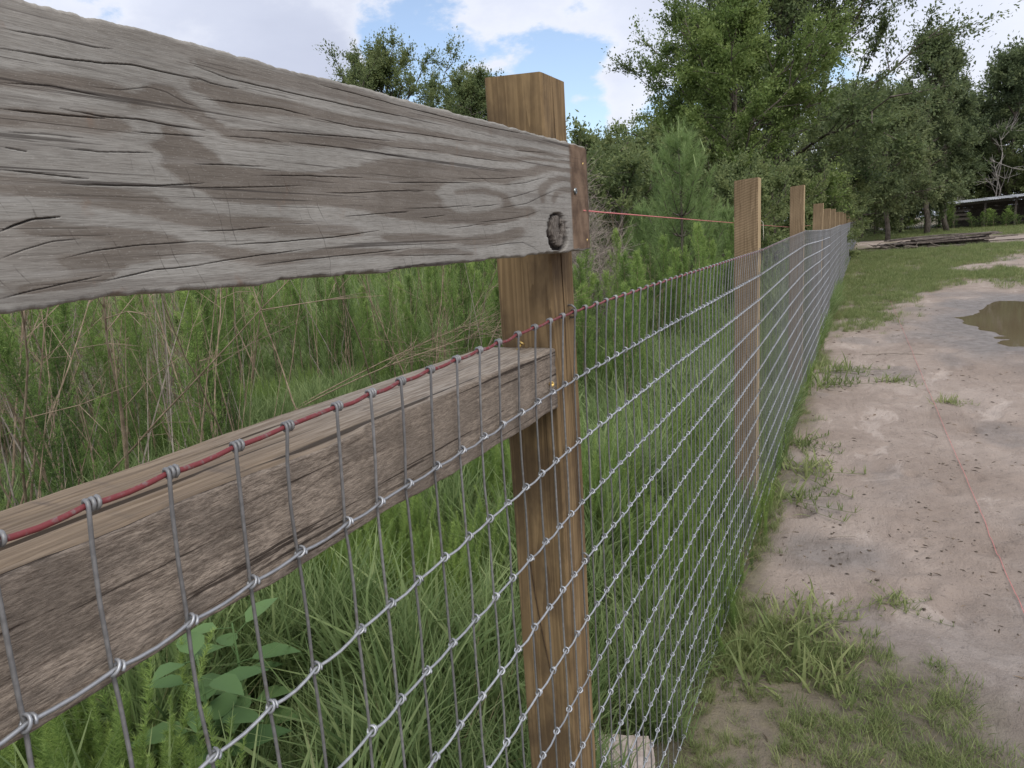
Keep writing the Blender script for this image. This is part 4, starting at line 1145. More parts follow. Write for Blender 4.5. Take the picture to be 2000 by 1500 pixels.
# -- twigs, leaf bits and pebbles on the sand
M['bit'] = plain_mat('dark_leaf_litter', (0.035, 0.027, 0.02), (0.12, 0.09, 0.065), 60, 0.9, 0.2)
def bit(seed):
    r = np.random.default_rng(seed); g = Geo()
    P = np.array([(0, 0, 0.001), (0.012, r.normal(0, .004), 0.003), (0.028, r.normal(0, .006), 0.0015)])
    V, Q, T = tube(P, [0.0012, 0.0022, 0.0006], 4); g.add(V, Q, T); return g.mesh('b', M['bit'] if seed % 3 else M['dead'])
def flake(seed):
    r = np.random.default_rng(seed); g = Geo()
    a = np.arange(7) * 6.283 / 7; q = 0.006 * (0.6 + 0.7 * r.random(7))
    V = np.column_stack([np.cos(a) * q * 1.5, np.sin(a) * q, 0.002 + 0.002 * r.random(7)]); V = np.vstack([V, [0, 0, 0.005]])
    k_ = np.arange(7); g.add(V, T=np.stack([k_, (k_ + 1) % 7, np.full(7, 7)], -1)); return g.mesh('f', M['bit'])
lc = proto_collection('litter', [bit(q) for q in range(6)] + [flake(q) for q in range(4)])
pts = np.concatenate([area(1700, 0.1, 1.3, 1.7, 4.5), area(2600, 0.1, 3.5, 4.5, 12)])
kp = (fbm(pts[:, 0] * 2, pts[:, 1] * 2, 231) > 0.42) & (pud_d(pts[:, 0], pts[:, 1]) > 1.25); pts = pts[kp]
o = scatter('ground_litter', np.column_stack([pts, ground_h(pts[:, 0], pts[:, 1])]), np.column_stack([RNG.normal(0, .1, (len(pts), 2)), RNG.random(len(pts)) * 6.283]), (0.18 + 1.0 * RNG.random(len(pts)) ** 4) * np.interp(pts[:, 1], [4, 8, 12], [1, 1.7, 2.2]), RNG.integers(0, 10, len(pts)), lc)
tag(o, 'scattered dark leaf bits and twig crumbs on the sand')
for q, (x, y, L, rz_, lb) in enumerate([(0.30, 3.12, 0.12, 0.3, 'short curved twig on dark sand near the burrow'), (0.42, 7.9, 0.55, 0.15, 'long dark stick lying on the sand short of the turf'), (0.5, 6.6, 0.4, 0.4, 'forked brown twig beside the lone grass sprig'), (0.85, 4.9, 0.14, 2.0, 'small grey twig beside the ground string')]):
    s_ = np.linspace(0, 1, 9); r = np.random.default_rng(q + 90)
    P = np.stack([L * s_, 0.03 * L * np.cumsum(r.normal(0, 1, 9)), 0.006 + 0.01 * np.sin(s_ * 3.1)], -1)
    g = Geo(); V, Q, T = tube(P, np.linspace(0.005, 0.002, 9) * (0.6 + L), 6); g.add(V, Q, T)
    V, Q, T = tube([P[5], P[5] + (L * 0.12, L * 0.1, 0.004), P[5] + (L * .22, L * 0.22, 0.002)], 0.002 * (0.6 + L), 5); g.add(V, Q, T)
    o = link('twig', g.mesh('twig', M['dead_grey']), None, (x, y, float(ground_h(np.array(x), np.array(y)))), rz_)
    tag(o, lb, 'twig', 'twigs on the sand')

# ------------------------------------------------------------------ feathery weeds (tall plumes)
def fennel(seed, H=1.35, n=5200):
    r = np.random.default_rng(seed)
    s_ = np.linspace(0, 1, 9); lean = r.normal(0, 0.06, 2)
    P = np.stack([lean[0] * s_ ** 2 * H + 0.01 * np.cumsum(r.normal(0, .5, 9)) * s_, lean[1] * s_ ** 2 * H, s_ * H], -1)
    gs = Geo(); V, Q, T = tube(P, np.linspace(0.008, 0.002, 9), 6); gs.add(V, Q, T)
    g = Geo()
    nb = 46
    for b in range(nb):
        u = 0.12 + 0.88 * (b + r.random()) / nb
        base = np.array([np.interp(u, s_, P[:, q]) for q in range(3)])
        az = b * 2.4 + r.normal(0, .4); L = H * (0.19 * (1 - u) ** 0.6 + 0.035) * (0.7 + 0.6 * r.random()) * (0.55 if u < 0.25 else 1)
        el0 = 0.75 + 0.45 * u + r.normal(0, .1)
        m = n // nb
        t_ = r.random(m) ** 0.8
        rad = L * np.cos(el0) * t_; zz = L * np.sin(el0) * t_ + 0.25 * L * t_ ** 2
        p = base + np.stack([np.cos(az) * rad, np.sin(az) * rad, zz], -1) + r.normal(0, 0.008, (m, 3))
        d = np.stack([np.full(m, np.cos(az) * 0.5), np.full(m, np.sin(az) * 0.5), np.full(m, 0.9)], -1) + r.normal(0, 0.65, (m, 3))
        d /= np.linalg.norm(d, axis=1)[:, None]
        l = (0.034 * (1.1 - 0.5 * t_)) * (0.6 + 0.8 * r.random(m))
        sd_ = np.cross(d, r.normal(0, 1, (m, 3))); sd_ /= np.linalg.norm(sd_, axis=1)[:, None]; w = 0.0036
        V = np.stack([p - sd_ * w / 2, p + sd_ * w / 2, p + d * l[:, None]], 1).reshape(-1, 3)
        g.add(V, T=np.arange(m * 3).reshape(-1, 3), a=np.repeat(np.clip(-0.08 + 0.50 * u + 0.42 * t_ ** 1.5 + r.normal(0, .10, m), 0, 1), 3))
    return gs.mesh('stem', M['dead'], True), g.mesh('foliage', M['fennel'])
FEN = [fennel(q, 1.25 + 0.1 * (q % 3)) for q in range(6)]
def place_fennel(x, y, s, q, label, group, sz=None):
    o = link('feathery_weed', None, None, (x, y, float(ground_h(np.array(x), np.array(y))) - 0.01), RNG.random() * 6.283, (s, s, s * (sz or (0.9 + 0.25 * RNG.random()))))
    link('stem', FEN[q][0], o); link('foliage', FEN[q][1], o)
    tag(o, label, 'weed', group)
    return o
rf = np.random.default_rng(77)
nf = 0
LBL = 'tall bright green feathery weed plume in the thicket behind the fence'
cl = 0
while nf < 215:
    a = rf.random()
    if a < 0.50: x, y = rf.uniform(-6.5, -2.3), rf.uniform(0.6, 6.0)
    elif a < 0.80: x, y = rf.uniform(-3.0, -0.75), rf.uniform(4.6, 10.5)
    else: x, y = rf.uniform(-9, -2.3), rf.uniform(5, 13)
    if x > -2.3 and y < 4.5: continue
    if y < 4.8 and x > -3.0 - 0.3 * y * 0: 
        if rf.random() < 0.35: continue
    if -1.15 < (x - 0.394) / y < -0.38 and y < 4.5: continue
    den = fbm(np.array(x * 0.9), np.array(y * 0.9), 303)
    if rf.random() > den * 1.6 - 0.15: continue
    tall = 0.62 + 0.36 * rf.random()
    place_fennel(x, y, tall, int(rf.integers(6)), LBL, 'feathery weeds in the thicket behind the fence')
    nf += 1
for (x, y, s, lb) in [(-2.62, 1.35, 0.62, 'low bright feathery weed bush at the far left above the rail'), (-2.45, 1.75, 0.55, 'low feathery weed left of the dead stalks, just above the rail'),
                      (-2.18, 3.25, 0.38, 'small yellow-green weed shoot alone in the grass behind the rail'), (-1.05, 4.6, 0.80, 'bushy feathery weed right of the near post'), (-1.2, 5.3, 0.95, 'pale feathery plume standing below the red string'),
                      (-0.85, 6.2, 0.95, 'narrow pale feathery plume left of the second post')]:
    place_fennel(x, y, s, int(rf.integers(6)), lb, 'feathery weeds set apart behind the fence', 1.0)

# ------------------------------------------------------------------ dead stalks
def stalk(seed, H=1.6, lean=0.25, twigs=9, r0=0.006, bend=0.0):
    r = np.random.default_rng(seed); g = Geo()
    s_ = np.linspace(0, 1, 12)
    P = np.stack([lean * H * s_ + bend * H * s_ ** 2.2, 0.02 * H * np.cumsum(r.normal(0, .35, 12)), H * s_ * math.sqrt(max(0.05, 1 - lean ** 2)) - bend * 0.55 * H * s_ ** 2.6], -1)
    V, Q, T = tube(P, np.linspace(r0, r0 * 0.25, 12), 6); g.add(V, Q, T)
    gt = Geo()
    for q in range(twigs):
        u = 0.45 + 0.55 * r.random(); b = np.array([np.interp(u, s_, P[:, k_]) for k_ in range(3)])
        tg = np.array([np.interp(min(1, u + .05), s_, P[:, k_]) for k_ in range(3)]) - np.array([np.interp(u - .05, s_, P[:, k_]) for k_ in range(3)])
        tg /= np.linalg.norm(tg)
        d = tg + r.normal(0, 0.45, 3); d /= np.linalg.norm(d); L = H * (0.10 + 0.22 * r.random())
        c1 = b + d * L * .5; c2 = b + d * L + np.array([0, 0, r.normal(0, .10) * L])
        V, Q, T = tube([b, c1, c2], [r0 * .3, r0 * .22, r0 * .1], 4); gt.add(V, Q, T)
        for w in range(2):
            d2 = d + r.normal(0, 0.5, 3); d2 /= np.linalg.norm(d2)
            V, Q, T = tube([c1, c1 + d2 * L * .3, c1 + d2 * L * .5], [r0 * .2, r0 * .14, r0 * .08], 4); gt.add(V, Q, T)
    return g.mesh('stem', M['dead'], True), gt.mesh('twigs', M['dead'])
STK = [stalk(q, 1.55, 0.04 + 0.07 * q, 7) for q in range(6)]
ARC = [stalk(30 + q, 2.0, 0.90, 26, 0.0065, 0.10 + 0.08 * q) for q in range(2)]
rs = np.random.default_rng(12)
for q in range(84):
    if q < 79: x, y = rs.uniform(-5.4, -2.5), rs.uniform(1.1, 5.2)
    else: x, y = rs.uniform(-3.2, -0.9), rs.uniform(5.2, 9.5)
    if -1.12 < (x - 0.394) / y < -0.4 and y < 4.4: y += 2.0
    k_ = int(rs.integers(6))
    o = link('dead_stalk', None, None, (x, y, 0.0), rs.random() * 6.283, 0.7 + 0.6 * rs.random())
    o.rotation_euler = (rs.normal(0, 0.14), rs.normal(0, 0.14), rs.random() * 6.283)
    link('stem', STK[k_][0], o); link('twigs', STK[k_][1], o)
    tag(o, 'thin dry brown weed stalk among the green plumes behind the fence', 'dead stalk', 'dry stalks in the thicket')
for (x, y, rz_, s, k_, lb) in [(-3.62, 3.9, 0.46, 0.95, 0, 'upper of two long straw canes arching towards the near post'), (-3.55, 3.8, 0.38, 0.95, 1, 'lower of two long straw canes arching towards the near post')]:
    o = link('arching_cane', None, None, (x, y, 0.16), rz_, s)
    link('stem', ARC[k_][0], o); link('twigs', ARC[k_][1], o)
    tag(o, lb, 'dead stalk', 'arching canes behind the rail')
for (x, y, rx, ry, s, k_, lb) in [(-2.75, 2.55, 0.05, -0.28, 1.15, 0, 'thick brown stalk slanting down left of centre under the plank'), (-2.7, 3.25, 0.0, -0.42, 1.15, 1, 'long pale stalk slanting into the grass behind the rail'), (-2.95, 1.6, 0.12, 0.45, 1.2, 0, 'dark crossing stalk at the left edge above the rail'), (-3.2, 1.75, -0.2, 0.75, 1.3, 1, 'long pale stem crossing upward at the left under the plank')]:
    o = link('dead_stalk', None, None, (x, y, 0.0), 0, s)
    o.rotation_euler = (rx, ry, 0.0)
    link('stem', STK[k_][0], o); link('twigs', STK[k_][1], o)
    tag(o, lb, 'dead stalk', 'dry stalks in the thicket')

thin = [bare_ for bare_ in (Geo().add(*tube([(0, 0, 0), (0.02 * k_, 0.01, 0.5), (0.06 * k_, 0.03, 1.05 + .1 * k_)], [0.004, 0.0032, 0.001], 4)).add(*tube([(0.1, 0.05, 0), (0.08 + .04 * k_, 0.02, 0.45), (0.02 * k_, -.04, 0.95)], [0.0035, 0.003, 0.001], 4)).add(*tube([(-.08, 0.1, 0), (-.05, .12, 0.4), (-.12 - .05 * k_, .15, 0.8)], [0.003, 0.0026, 0.001], 4)).mesh('s', M['dead_grey'] if k_ % 2 else M['dead']) for k_ in range(4))]
n_s = 1100
sp = np.column_stack([rs.uniform(-6.5, -2.35, n_s), rs.uniform(0.7, 6.2, n_s)])
sp = sp[(fbm(sp[:, 0] * 1.2, sp[:, 1] * 1.2, 340) > 0.46) & (((sp[:, 0] - 0.394) / sp[:, 1] < -1.12) | (sp[:, 1] > 4.7)) & (rs.random(n_s) < np.where((sp[:, 0] - 0.394) / sp[:, 1] < -1.22, 0.55, 0.12))]
o = scatter('dead_stems', np.column_stack([sp, np.zeros(len(sp))]), np.column_stack([rs.normal(0, .16, (len(sp), 2)), rs.random(len(sp)) * 6.283]), rs.uniform(.7, 1.35, len(sp)), rs.integers(0, 4, len(sp)), proto_collection('dead_stems', thin))
tag(o, 'mass of thin dead stems standing in the thicket')

# ------------------------------------------------------------------ broad-leaved weed below the rail
def bleaf(p, d, L, W, up, r):
    d = d / np.linalg.norm(d); s = np.cross(d, up); s /= np.linalg.norm(s); n = np.cross(s, d)
    u = np.array([0, .18, .45, .75, 1.0]); w = np.array([0.05, .42, .5, .3, 0.01]) * W; dr = -0.25 * L * u ** 2
    c = p + d * (u * L)[:, None] + n * dr[:, None]
    V = np.stack([c - s * w[:, None] + n * (w * .25)[:, None], c, c + s * w[:, None] + n * (w * .25)[:, None]], 1).reshape(-1, 3)
    Q = []
    for q in range(4):
        o_ = q * 3; Q += [[o_, o_ + 1, o_ + 4, o_ + 3], [o_ + 1, o_ + 2, o_ + 5, o_ + 4]]
    return V, np.array(Q)
def broad_weed(name, loc, n, seed, label, s=1.0, h=0.4):
    r = np.random.default_rng(seed)
    o = link(name, None, None, loc, 0, s)
    gs = Geo(); V, Q, T = tube([(0, 0, 0), (0.01, 0.01, h * .5), (0.02, 0.0, h)], [.005, .004, .002], 6); gs.add(V, Q, T)
    link('stem', gs.mesh('stem', M['broadleaf'], True), o)
    for q in range(n):
        u = 0.3 + 0.7 * (q + .5) / n; az = q * 2.4 + r.normal(0, .3)
        d = np.array([math.cos(az), math.sin(az), 0.25 + r.normal(0, .15)])
        L = 0.115 * (1.15 - 0.5 * u) * (0.8 + .4 * r.random())
        p = np.array([0.02 * u, 0, h * u]) + d * 0.035
        g = Geo(); V, Q = bleaf(p, d, L, L * 0.62, np.array([0, 0, 1.0]), r); g.add(V, Q, a=float(np.clip(r.normal(.5, .2), 0, 1)))
        V, Q, T = tube([np.array([0.02 * u, 0, h * u]), p], .0012, 4, False); g.add(V, Q)
        link('leaf', g.mesh('leaf', M['broadleaf'], True), o)
    tag(o, label, 'weed', 'broad-leaved weeds below the rail')
broad_weed('broadleaf_weed', (-0.90, 0.90, 0.02), 16, 5, 'broad-leaved green weed in the grass under the rail', 1.15, 0.44)
broad_weed('broadleaf_weed', (-1.0, 1.08, 0.02), 13, 6, 'smaller broad-leaved weed behind the larger one under the rail', 1.1, 0.42)

# ------------------------------------------------------------------ trees
def leaf_geo(g, p, d, nrm, L, W, tint):
    s = np.cross(d, nrm); s /= np.linalg.norm(s, axis=1)[:, None] + 1e-9
    L = L[:, None]; W = W[:, None]; n = len(p)
    V = np.stack([p, p + d * L * .45 + s * W * .5, p + d * L, p + d * L * .45 - s * W * .5], 1).reshape(-1, 3)
    g.add(V, np.arange(n * 4).reshape(-1, 4), a=np.repeat(tint, 4))
def make_tree(seed, H, R, r0, mat, n1=16, n2=8, n3=6, leaves=40000, leafL=0.11, base=0.22, prof=None, elev=(0.15, 1.1), lean=(0, 0), clump=0.6, drop=0.0, twig=0.55, spread=0.30, tbias=0.0, forks=None):
    r = np.random.default_rng(seed)
    gb = Geo(); tw_p, tw_d, tw_c, tw_u = [], [], [], []
    s_ = np.linspace(0, 1, 14)
    T0 = np.stack([lean[0] * s_ ** 1.5 + 0.025 * H * np.cumsum(r.normal(0, .25, 14)), lean[1] * s_ ** 1.5 + 0.025 * H * np.cumsum(r.normal(0, .25, 14)), H * 0.93 * s_], -1)
    T0[0, :2] = 0
    V, Q, T = tube(T0, r0 * (1 - 0.9 * s_) + 0.012, 9); gb.add(V, Q, T)
    prof = prof or (lambda u: math.sin(math.pi * min(1, 0.18 + 0.80 * u)) ** 0.7)
    for b in range(n1):
        u = base + (0.98 - base) * ((b + r.random()) / n1)
        p0 = np.array([np.interp(u, s_, T0[:, q]) for q in range(3)])
        v = (u - base) / (1 - base)
        az = b * 2.39996 + r.normal(0, .5); el = elev[0] + (elev[1] - elev[0]) * v + r.normal(0, .15)
        L = R * prof(v) * (0.75 + 0.5 * r.random())
        m = 7; q_ = np.linspace(0, 1, m)
        dirs = np.array([math.cos(az) * math.cos(el), math.sin(az) * math.cos(el), math.sin(el)])
        wob = np.cumsum(r.normal(0, .06, (m, 3)), 0) * L * .5 * q_[:, None]
        B = p0 + dirs * (q_ * L)[:, None] + wob + np.stack([0 * q_, 0 * q_, (0.18 - drop) * L * q_ ** 2], -1)
        rb = r0 * 0.42 * (1 - u * .6) * (1 - .85 * q_) + 0.006
        V, Q, T = tube(B, rb, 5, False); gb.add(V, Q)
        for c in range(n2):
            w = 0.22 + 0.78 * (c + r.random()) / n2
            p1 = np.array([np.interp(w, q_, B[:, k_]) for k_ in range(3)])
            d1 = dirs + r.normal(0, .65, 3) + np.array([0, 0, 0.15 - drop]); d1 /= np.linalg.norm(d1)
            L1 = L * (0.48 - 0.22 * w) * (0.7 + .6 * r.random())
            cden = max(0.15, 1 + clump * r.normal()); ctint = r.normal(0, 0.10)
            C = np.stack([p1, p1 + d1 * L1 * .5 + r.normal(0, .05, 3) * L1, p1 + d1 * L1], 0)
            V, Q, T = tube(C, [rb[-1] * 1.6, rb[-1], rb[-1] * .4], 4, False); gb.add(V, Q)
            for e in range(n3):
                f = 0.2 + .8 * r.random()
                p2 = C[0] * (1 - f) + C[2] * f
                d2 = d1 + r.normal(0, .75, 3) + np.array([0, 0, .1 - drop]); d2 /= np.linalg.norm(d2)
                tw_p.append(p2); tw_d.append(d2); tw_c.append(cden * (0.5 + r.random())); tw_u.append(ctint)
    tw_p, tw_d, tw_c, tw_u = map(np.array, (tw_p, tw_d, tw_c, tw_u))
    pr = tw_c / tw_c.sum()
    k_ = r.choice(len(tw_p), leaves, p=pr)
    f = r.random(leaves)
    p = tw_p[k_] + tw_d[k_] * (f * twig * (0.6 + .8 * r.random(leaves)))[:, None] + r.normal(0, twig * spread * .5, (leaves, 3)) * (0.4 + .6 * f)[:, None]
    d = tw_d[k_] + r.normal(0, .7, (leaves, 3)); d /= np.linalg.norm(d, axis=1)[:, None]
    nm = np.array([0, 0, 1.0]) + r.normal(0, .55, (leaves, 3)); nm /= np.linalg.norm(nm, axis=1)[:, None]
    L = leafL * (0.6 + .8 * r.random(leaves))
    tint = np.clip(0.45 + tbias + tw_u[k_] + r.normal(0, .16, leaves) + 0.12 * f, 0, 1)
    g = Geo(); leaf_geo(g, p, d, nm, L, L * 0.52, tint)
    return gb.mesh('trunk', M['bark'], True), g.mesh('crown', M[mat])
def plant_tree(name, parts, loc, rz, s, label, group=None, cat='tree'):
    o = link(name, None, None, loc, rz, s)
    for nm, me in parts: link(nm, me, o)
    tag(o, label, cat, group)
    return o
bright = make_tree(3, 6.6, 2.8, 0.11, 'oak_bright', 32, 10, 6, 125000, 0.08, 0.10, elev=(0.0, 1.15), twig=0.5, clump=0.5)
darkoak = make_tree(8, 11.0, 4.9, 0.24, 'oak_dark', 42, 10, 7, 165000, 0.12, 0.10, prof=lambda v: math.sin(math.pi * min(1, 0.22 + 0.74 * v)) ** 0.6, elev=(0.0, 1.0), twig=0.9, clump=0.5)
mossy = make_tree(15, 8.9, 4.0, 0.15, 'oak_dark', 34, 9, 6, 90000, 0.10, 0.16, elev=(0.1, 1.2), twig=0.6, clump=0.8, tbias=.12)
tallA = make_tree(21, 14, 3.1, 0.20, 'far_leaf', 22, 7, 6, 30000, 0.21, 0.18, prof=lambda v: 0.95 - 0.6 * v, elev=(0.1, 1.1), twig=0.85, clump=1.7)
tallB = make_tree(22, 11, 3.6, 0.19, 'far_leaf', 22, 8, 6, 40000, 0.20, 0.20, elev=(0.0, 1.1), twig=1.0, clump=0.5)
tallC = make_tree(23, 9, 3.9, 0.18, 'far_leaf', 22, 8, 6, 38000, 0.20, 0.20, elev=(-0.05, 1.0), twig=1.0, clump=0.45)
bushy = make_tree(31, 2.6, 1.3, 0.05, 'oak_dark', 14, 6, 5, 16000, 0.075, 0.05, elev=(0.1, 1.1), twig=0.32, clump=0.4, tbias=.15)
def hang_moss(seed, n=420, R=2.8, z0=3.6, z1=6.0):
    r = np.random.default_rng(seed); g = Geo()
    for q in range(n):
        a = r.random() * 6.283; rad = R * math.sqrt(r.random()); z = z0 + (z1 - z0) * r.random(); L = 0.4 + .8 * r.random()
        x, y = rad * math.cos(a), rad * math.sin(a)
        for w in range(5):
            dx, dy = r.normal(0, .06, 2); l = L * (.5 + .6 * r.random()); ww = .02
            V = np.array([(x + dx - ww, y + dy, z), (x + dx + ww, y + dy, z), (x + dx * 1.3 + ww * .6, y + dy + .03, z - l * .5), (x + dx * 1.2, y + dy, z - l)])
            g.add(V, [[0, 1, 2, 3]], a=float(np.clip(r.normal(.45, .2), 0, 1)))
    return g.mesh('hanging_moss', M['moss'])
T_ = lambda t: [('trunk', t[0]), ('crown', t[1])]
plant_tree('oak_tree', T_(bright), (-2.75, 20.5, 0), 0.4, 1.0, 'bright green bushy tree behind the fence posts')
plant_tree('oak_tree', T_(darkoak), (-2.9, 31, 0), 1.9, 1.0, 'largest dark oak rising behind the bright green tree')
plant_tree('oak_tree', T_(tallC), (-6.1, 29, 0), 0.3, 0.42, 'dark rounded tree left of the bright green tree')
plant_tree('oak_tree', T_(bright), (-5.3, 24.5, 0), 2.6, 0.72, 'thin airy tree between the sapling pine and the big oak')
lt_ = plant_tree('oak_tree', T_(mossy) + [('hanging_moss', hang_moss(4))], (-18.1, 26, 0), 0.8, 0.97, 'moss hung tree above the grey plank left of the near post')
plant_tree('oak_tree', T_(mossy), (-13.4, 25.5, 0), 2.9, 0.78, 'shorter tree tight against the left of the near post top')
plant_tree('oak_tree', T_(tallC), (-13.6, 41, 0), 0.0, 0.68, 'dark tree seen between the near post and the sapling pine')
plant_tree('oak_tree', T_(tallC), (-11.0, 44, 0), 2.0, 0.5, 'lower dark tree beside the grey shrub past the near post')
WL = 'tall dark leafy tree in the woodland edge past the fence end'
rw = np.random.default_rng(55)
plant_tree('woodland_tree', T_(tallA), (4.5, 60, 0), 0.3, 1.0, 'tallest feathery topped tree above the board pile')
plant_tree('woodland_tree', T_(tallA), (6.3, 66, 0), 2.2, 0.98, 'slim tall tree just right of the tallest one')
plant_tree('woodland_tree', T_(tallB), (13.2, 88, 0), 1.2, 1.45, 'rounded dark treetop at the right edge above the shed')
for q, (x, y, s, k_) in enumerate([(1.8, 52, .80, 1), (0.2, 57, .95, 2), (3.3, 70, .95, 1), (6.0, 84, 1.05, 2), (9.0, 92, 1.15, 1), (11.2, 96, 1.05, 2), (17.5, 92, 1.15, 1), (21.5, 88, 1.1, 2), (1.5, 82, 1.05, 2), (-1.8, 68, 1.05, 1), (-6, 62, 0.95, 2), (-11, 66, 1.0, 1),
                                   (-18, 60, .9, 2), (-25, 52, .8, 1), (-32, 44, .9, 2), (-38, 34, .8, 1), (26, 84, 1.1, 2), (31, 76, 1.0, 1), (36, 80, 1.0, 2), (14, 102, 1.2, 1), (4.6, 95, 1.1, 2), (9.5, 100, 1.2, 1), (19, 92, 1.2, 2), (-30, 20, .7, 2), (-28, 8, .7, 1)]):
    plant_tree('woodland_tree', T_((tallA, tallB, tallC)[k_]), (x, y, 0), rw.random() * 6.28, s, WL, 'trees of the woodland edge')
for q, (x, y, s) in enumerate([(-1.6, 13.2, .75), (-1.3, 16.5, .9), (-2.2, 15.0, .9), (-3.6, 12.5, .95), (-4.8, 15, 1.2), (-6.5, 14, 1.1), (-8.5, 17, 1.3), (-0.9, 21, .8), (-0.8, 25, .9), (-0.9, 30, 1.0), (-0.9, 36, 1.1), (-10, 22, 1.5), (-13, 20, 1.4), (-4.0, 18.5, 1.3), (-7, 21, 1.4), (2.5, 84, 2.2), (0.5, 74, 1.9), (4.2, 84, 2.0), (7.5, 88, 2.4), (-1, 60, 1.6), (1.2, 66, 1.3), (3.4, 88, 1.8), (12.5, 86, 2.4), (16, 84, 2.4), (20, 84, 2.4), (9.8, 90, 2.2)]):
    plant_tree('bush', T_(bushy) if False else [('trunk', bushy[0]), ('crown', bushy[1])], (x, y, -0.05), rw.random() * 6.28, s, 'dark leafy bush in the undergrowth %s' % ('behind the fence' if y < 50 else 'under the far woodland'), 'undergrowth bushes %s' % ('behind the fence' if y < 50 else 'under the far woodland'), 'bush')

# sapling pine
def pine(seed, H=2.85):
    r = np.random.default_rng(seed); gb = Geo(); g = Geo()
    s_ = np.linspace(0, 1, 10)
    P = np.stack([0.03 * np.sin(s_ * 3), 0.02 * s_, H * 0.86 * s_], -1)
    V, Q, T = tube(P, np.linspace(.03, .008, 10), 7); gb.add(V, Q, T)
    shoots = [(P[-1], np.array([0.0, 0, 1]), 0.34)]
    for w in range(8):
        u = 0.22 + 0.76 * w / 7; b = np.array([np.interp(u, s_, P[:, q]) for q in range(3)])
        for k_ in range(6 if w < 7 else 5):
            az = k_ * 6.283 / 6 + w * .7 + r.normal(0, .25); L = (0.72 * (1 - u) ** 0.8 + 0.10) * (0.8 + .4 * r.random())
            q_ = np.linspace(0, 1, 6); rad = L * 0.78 * q_ ** 0.85; z = L * (0.15 * q_ + 0.75 * q_ ** 1.9)
            B = b + np.stack([np.cos(az) * rad, np.sin(az) * rad, z], -1)
            V, Q, T = tube(B, np.linspace(.011, .005, 6), 5, False); gb.add(V, Q)
            d = B[-1] - B[-2]; d /= np.linalg.norm(d)
            shoots.append((B[-1], d, 0.18 + 0.10 * r.random()))
            for e in range(3):
                p = B[2 + e] ; dd = d * .6 + np.array([math.cos(az + r.normal(0, 1)), math.sin(az + r.normal(0, 1)), .6]) * .6; dd /= np.linalg.norm(dd)
                shoots.append((p, dd, 0.14 + .08 * r.random()))
            for pt in B[2:]: shoots.append((pt - d * .05, d, 0.10))
    for (p, d, L) in shoots:
        n = 62; u = r.random(n)
        e1 = np.cross(d, [0.3, 0.9, 0.1]); e1 /= np.linalg.norm(e1); e2 = np.cross(d, e1)
        a = r.random(n) * 6.283; op = 0.30 + 0.75 * (1 - u)
        nd = d * np.cos(op)[:, None] + (e1 * np.cos(a)[:, None] + e2 * np.sin(a)[:, None]) * np.sin(op)[:, None]
        b = p + d * (u * L)[:, None]; ln = (0.10 + .09 * r.random(n)) * (1.1 - .5 * u)
        sd_ = np.cross(nd, r.normal(0, 1, (n, 3))); sd_ /= np.linalg.norm(sd_, axis=1)[:, None]; w = .0042
        V = np.stack([b - sd_ * w / 2, b + sd_ * w / 2, b + nd * ln[:, None]], 1).reshape(-1, 3)
        g.add(V, T=np.arange(n * 3).reshape(-1, 3), a=np.repeat(np.clip(.35 + .25 * u + r.normal(0, .15, n), 0, 1), 3))
    # pale candles
    for (p, d, L) in shoots[:1] + [x for x in shoots[1:] if x[0][2] > H * .70][::4]:
        V, Q, T = tube([p, p + d * L * .6, p + np.array([0, 0, L * 1.15])], [.010, .012, .004], 5); g.add(V, Q, T, a=0.95)
    return gb.mesh('trunk', M['bark'], True), g.mesh('crown', M['pine'])
pn_ = pine(2)
plant_tree('pine_sapling', T_(pn_), (-1.68, 9.0, 0), 0.5, 0.97, 'young pine with upright pale candles left of the second post')
plant_tree('pine_sapling', T_(pn_), (-2.35, 9.8, 0), 2.5, 0.66, 'lower young pine beside the taller candled one')
plant_tree('pine_sapling', T_(pn_), (-1.25, 9.9, 0), 4.0, 0.62, 'small young pine right behind the taller candled one')

# bare twiggy shrub, dead tree
def bare(seed, H, n1, mat, r0=.012, spread=.5, n2=7, n3=5):
    r = np.random.default_rng(seed); g = Geo()
    for b in range(n1):
        az = r.random() * 6.283; t_ = spread * r.random()
        d = np.array([math.cos(az) * t_, math.sin(az) * t_, 1.0]); d /= np.linalg.norm(d); L = H * (.6 + .4 * r.random())
        P = np.stack([d * L * q + r.normal(0, .015, 3) * L for q in np.linspace(0, 1, 6)], 0); P[0] = r.normal(0, .06, 3) * (n1 > 3); P[0, 2] = 0
        V, Q, T = tube(P, np.linspace(r0, r0 * .3, 6), 5, False); g.add(V, Q)
        for c in range(n2):
            u = int(r.integers(2, 6)); p = P[u]; d1 = d + r.normal(0, .6, 3); d1 /= np.linalg.norm(d1); l = L * (.15 + .22 * r.random())
            C = [p, p + d1 * l * .5, p + d1 * l + np.array([0, 0, .05 * l])]
            V, Q, T = tube(C, [r0 * .35, r0 * .28, r0 * .12], 4, False); g.add(V, Q)
            for e in range(n3):
                d2 = d1 + r.normal(0, .7, 3); d2 /= np.linalg.norm(d2)
                V, Q, T = tube([C[1], C[1] + d2 * l * .35, C[1] + d2 * l * .6], [r0 * .25, r0 * .2, r0 * .1], 3, False); g.add(V, Q)
    return g.mesh('branches', mat)
sh = bare(3, 1.9, 26, M['dead_grey'], .008, .5, 8, 6)
for (x, y, s, lb) in [(-2.75, 8.3, 1.0, 'bare grey-brown twiggy shrub just right of the plank end'), (-2.35, 7.3, .85, 'lower bare shrub in front of the taller grey one'), (-3.4, 9.3, 1.1, 'bare grey shrub farther back beside the near post')]:
    o = link('bare_shrub', None, None, (x, y, 0), RNG.random() * 6, s); link('branches', sh, o); tag(o, lb, 'shrub', 'bare twiggy shrubs')
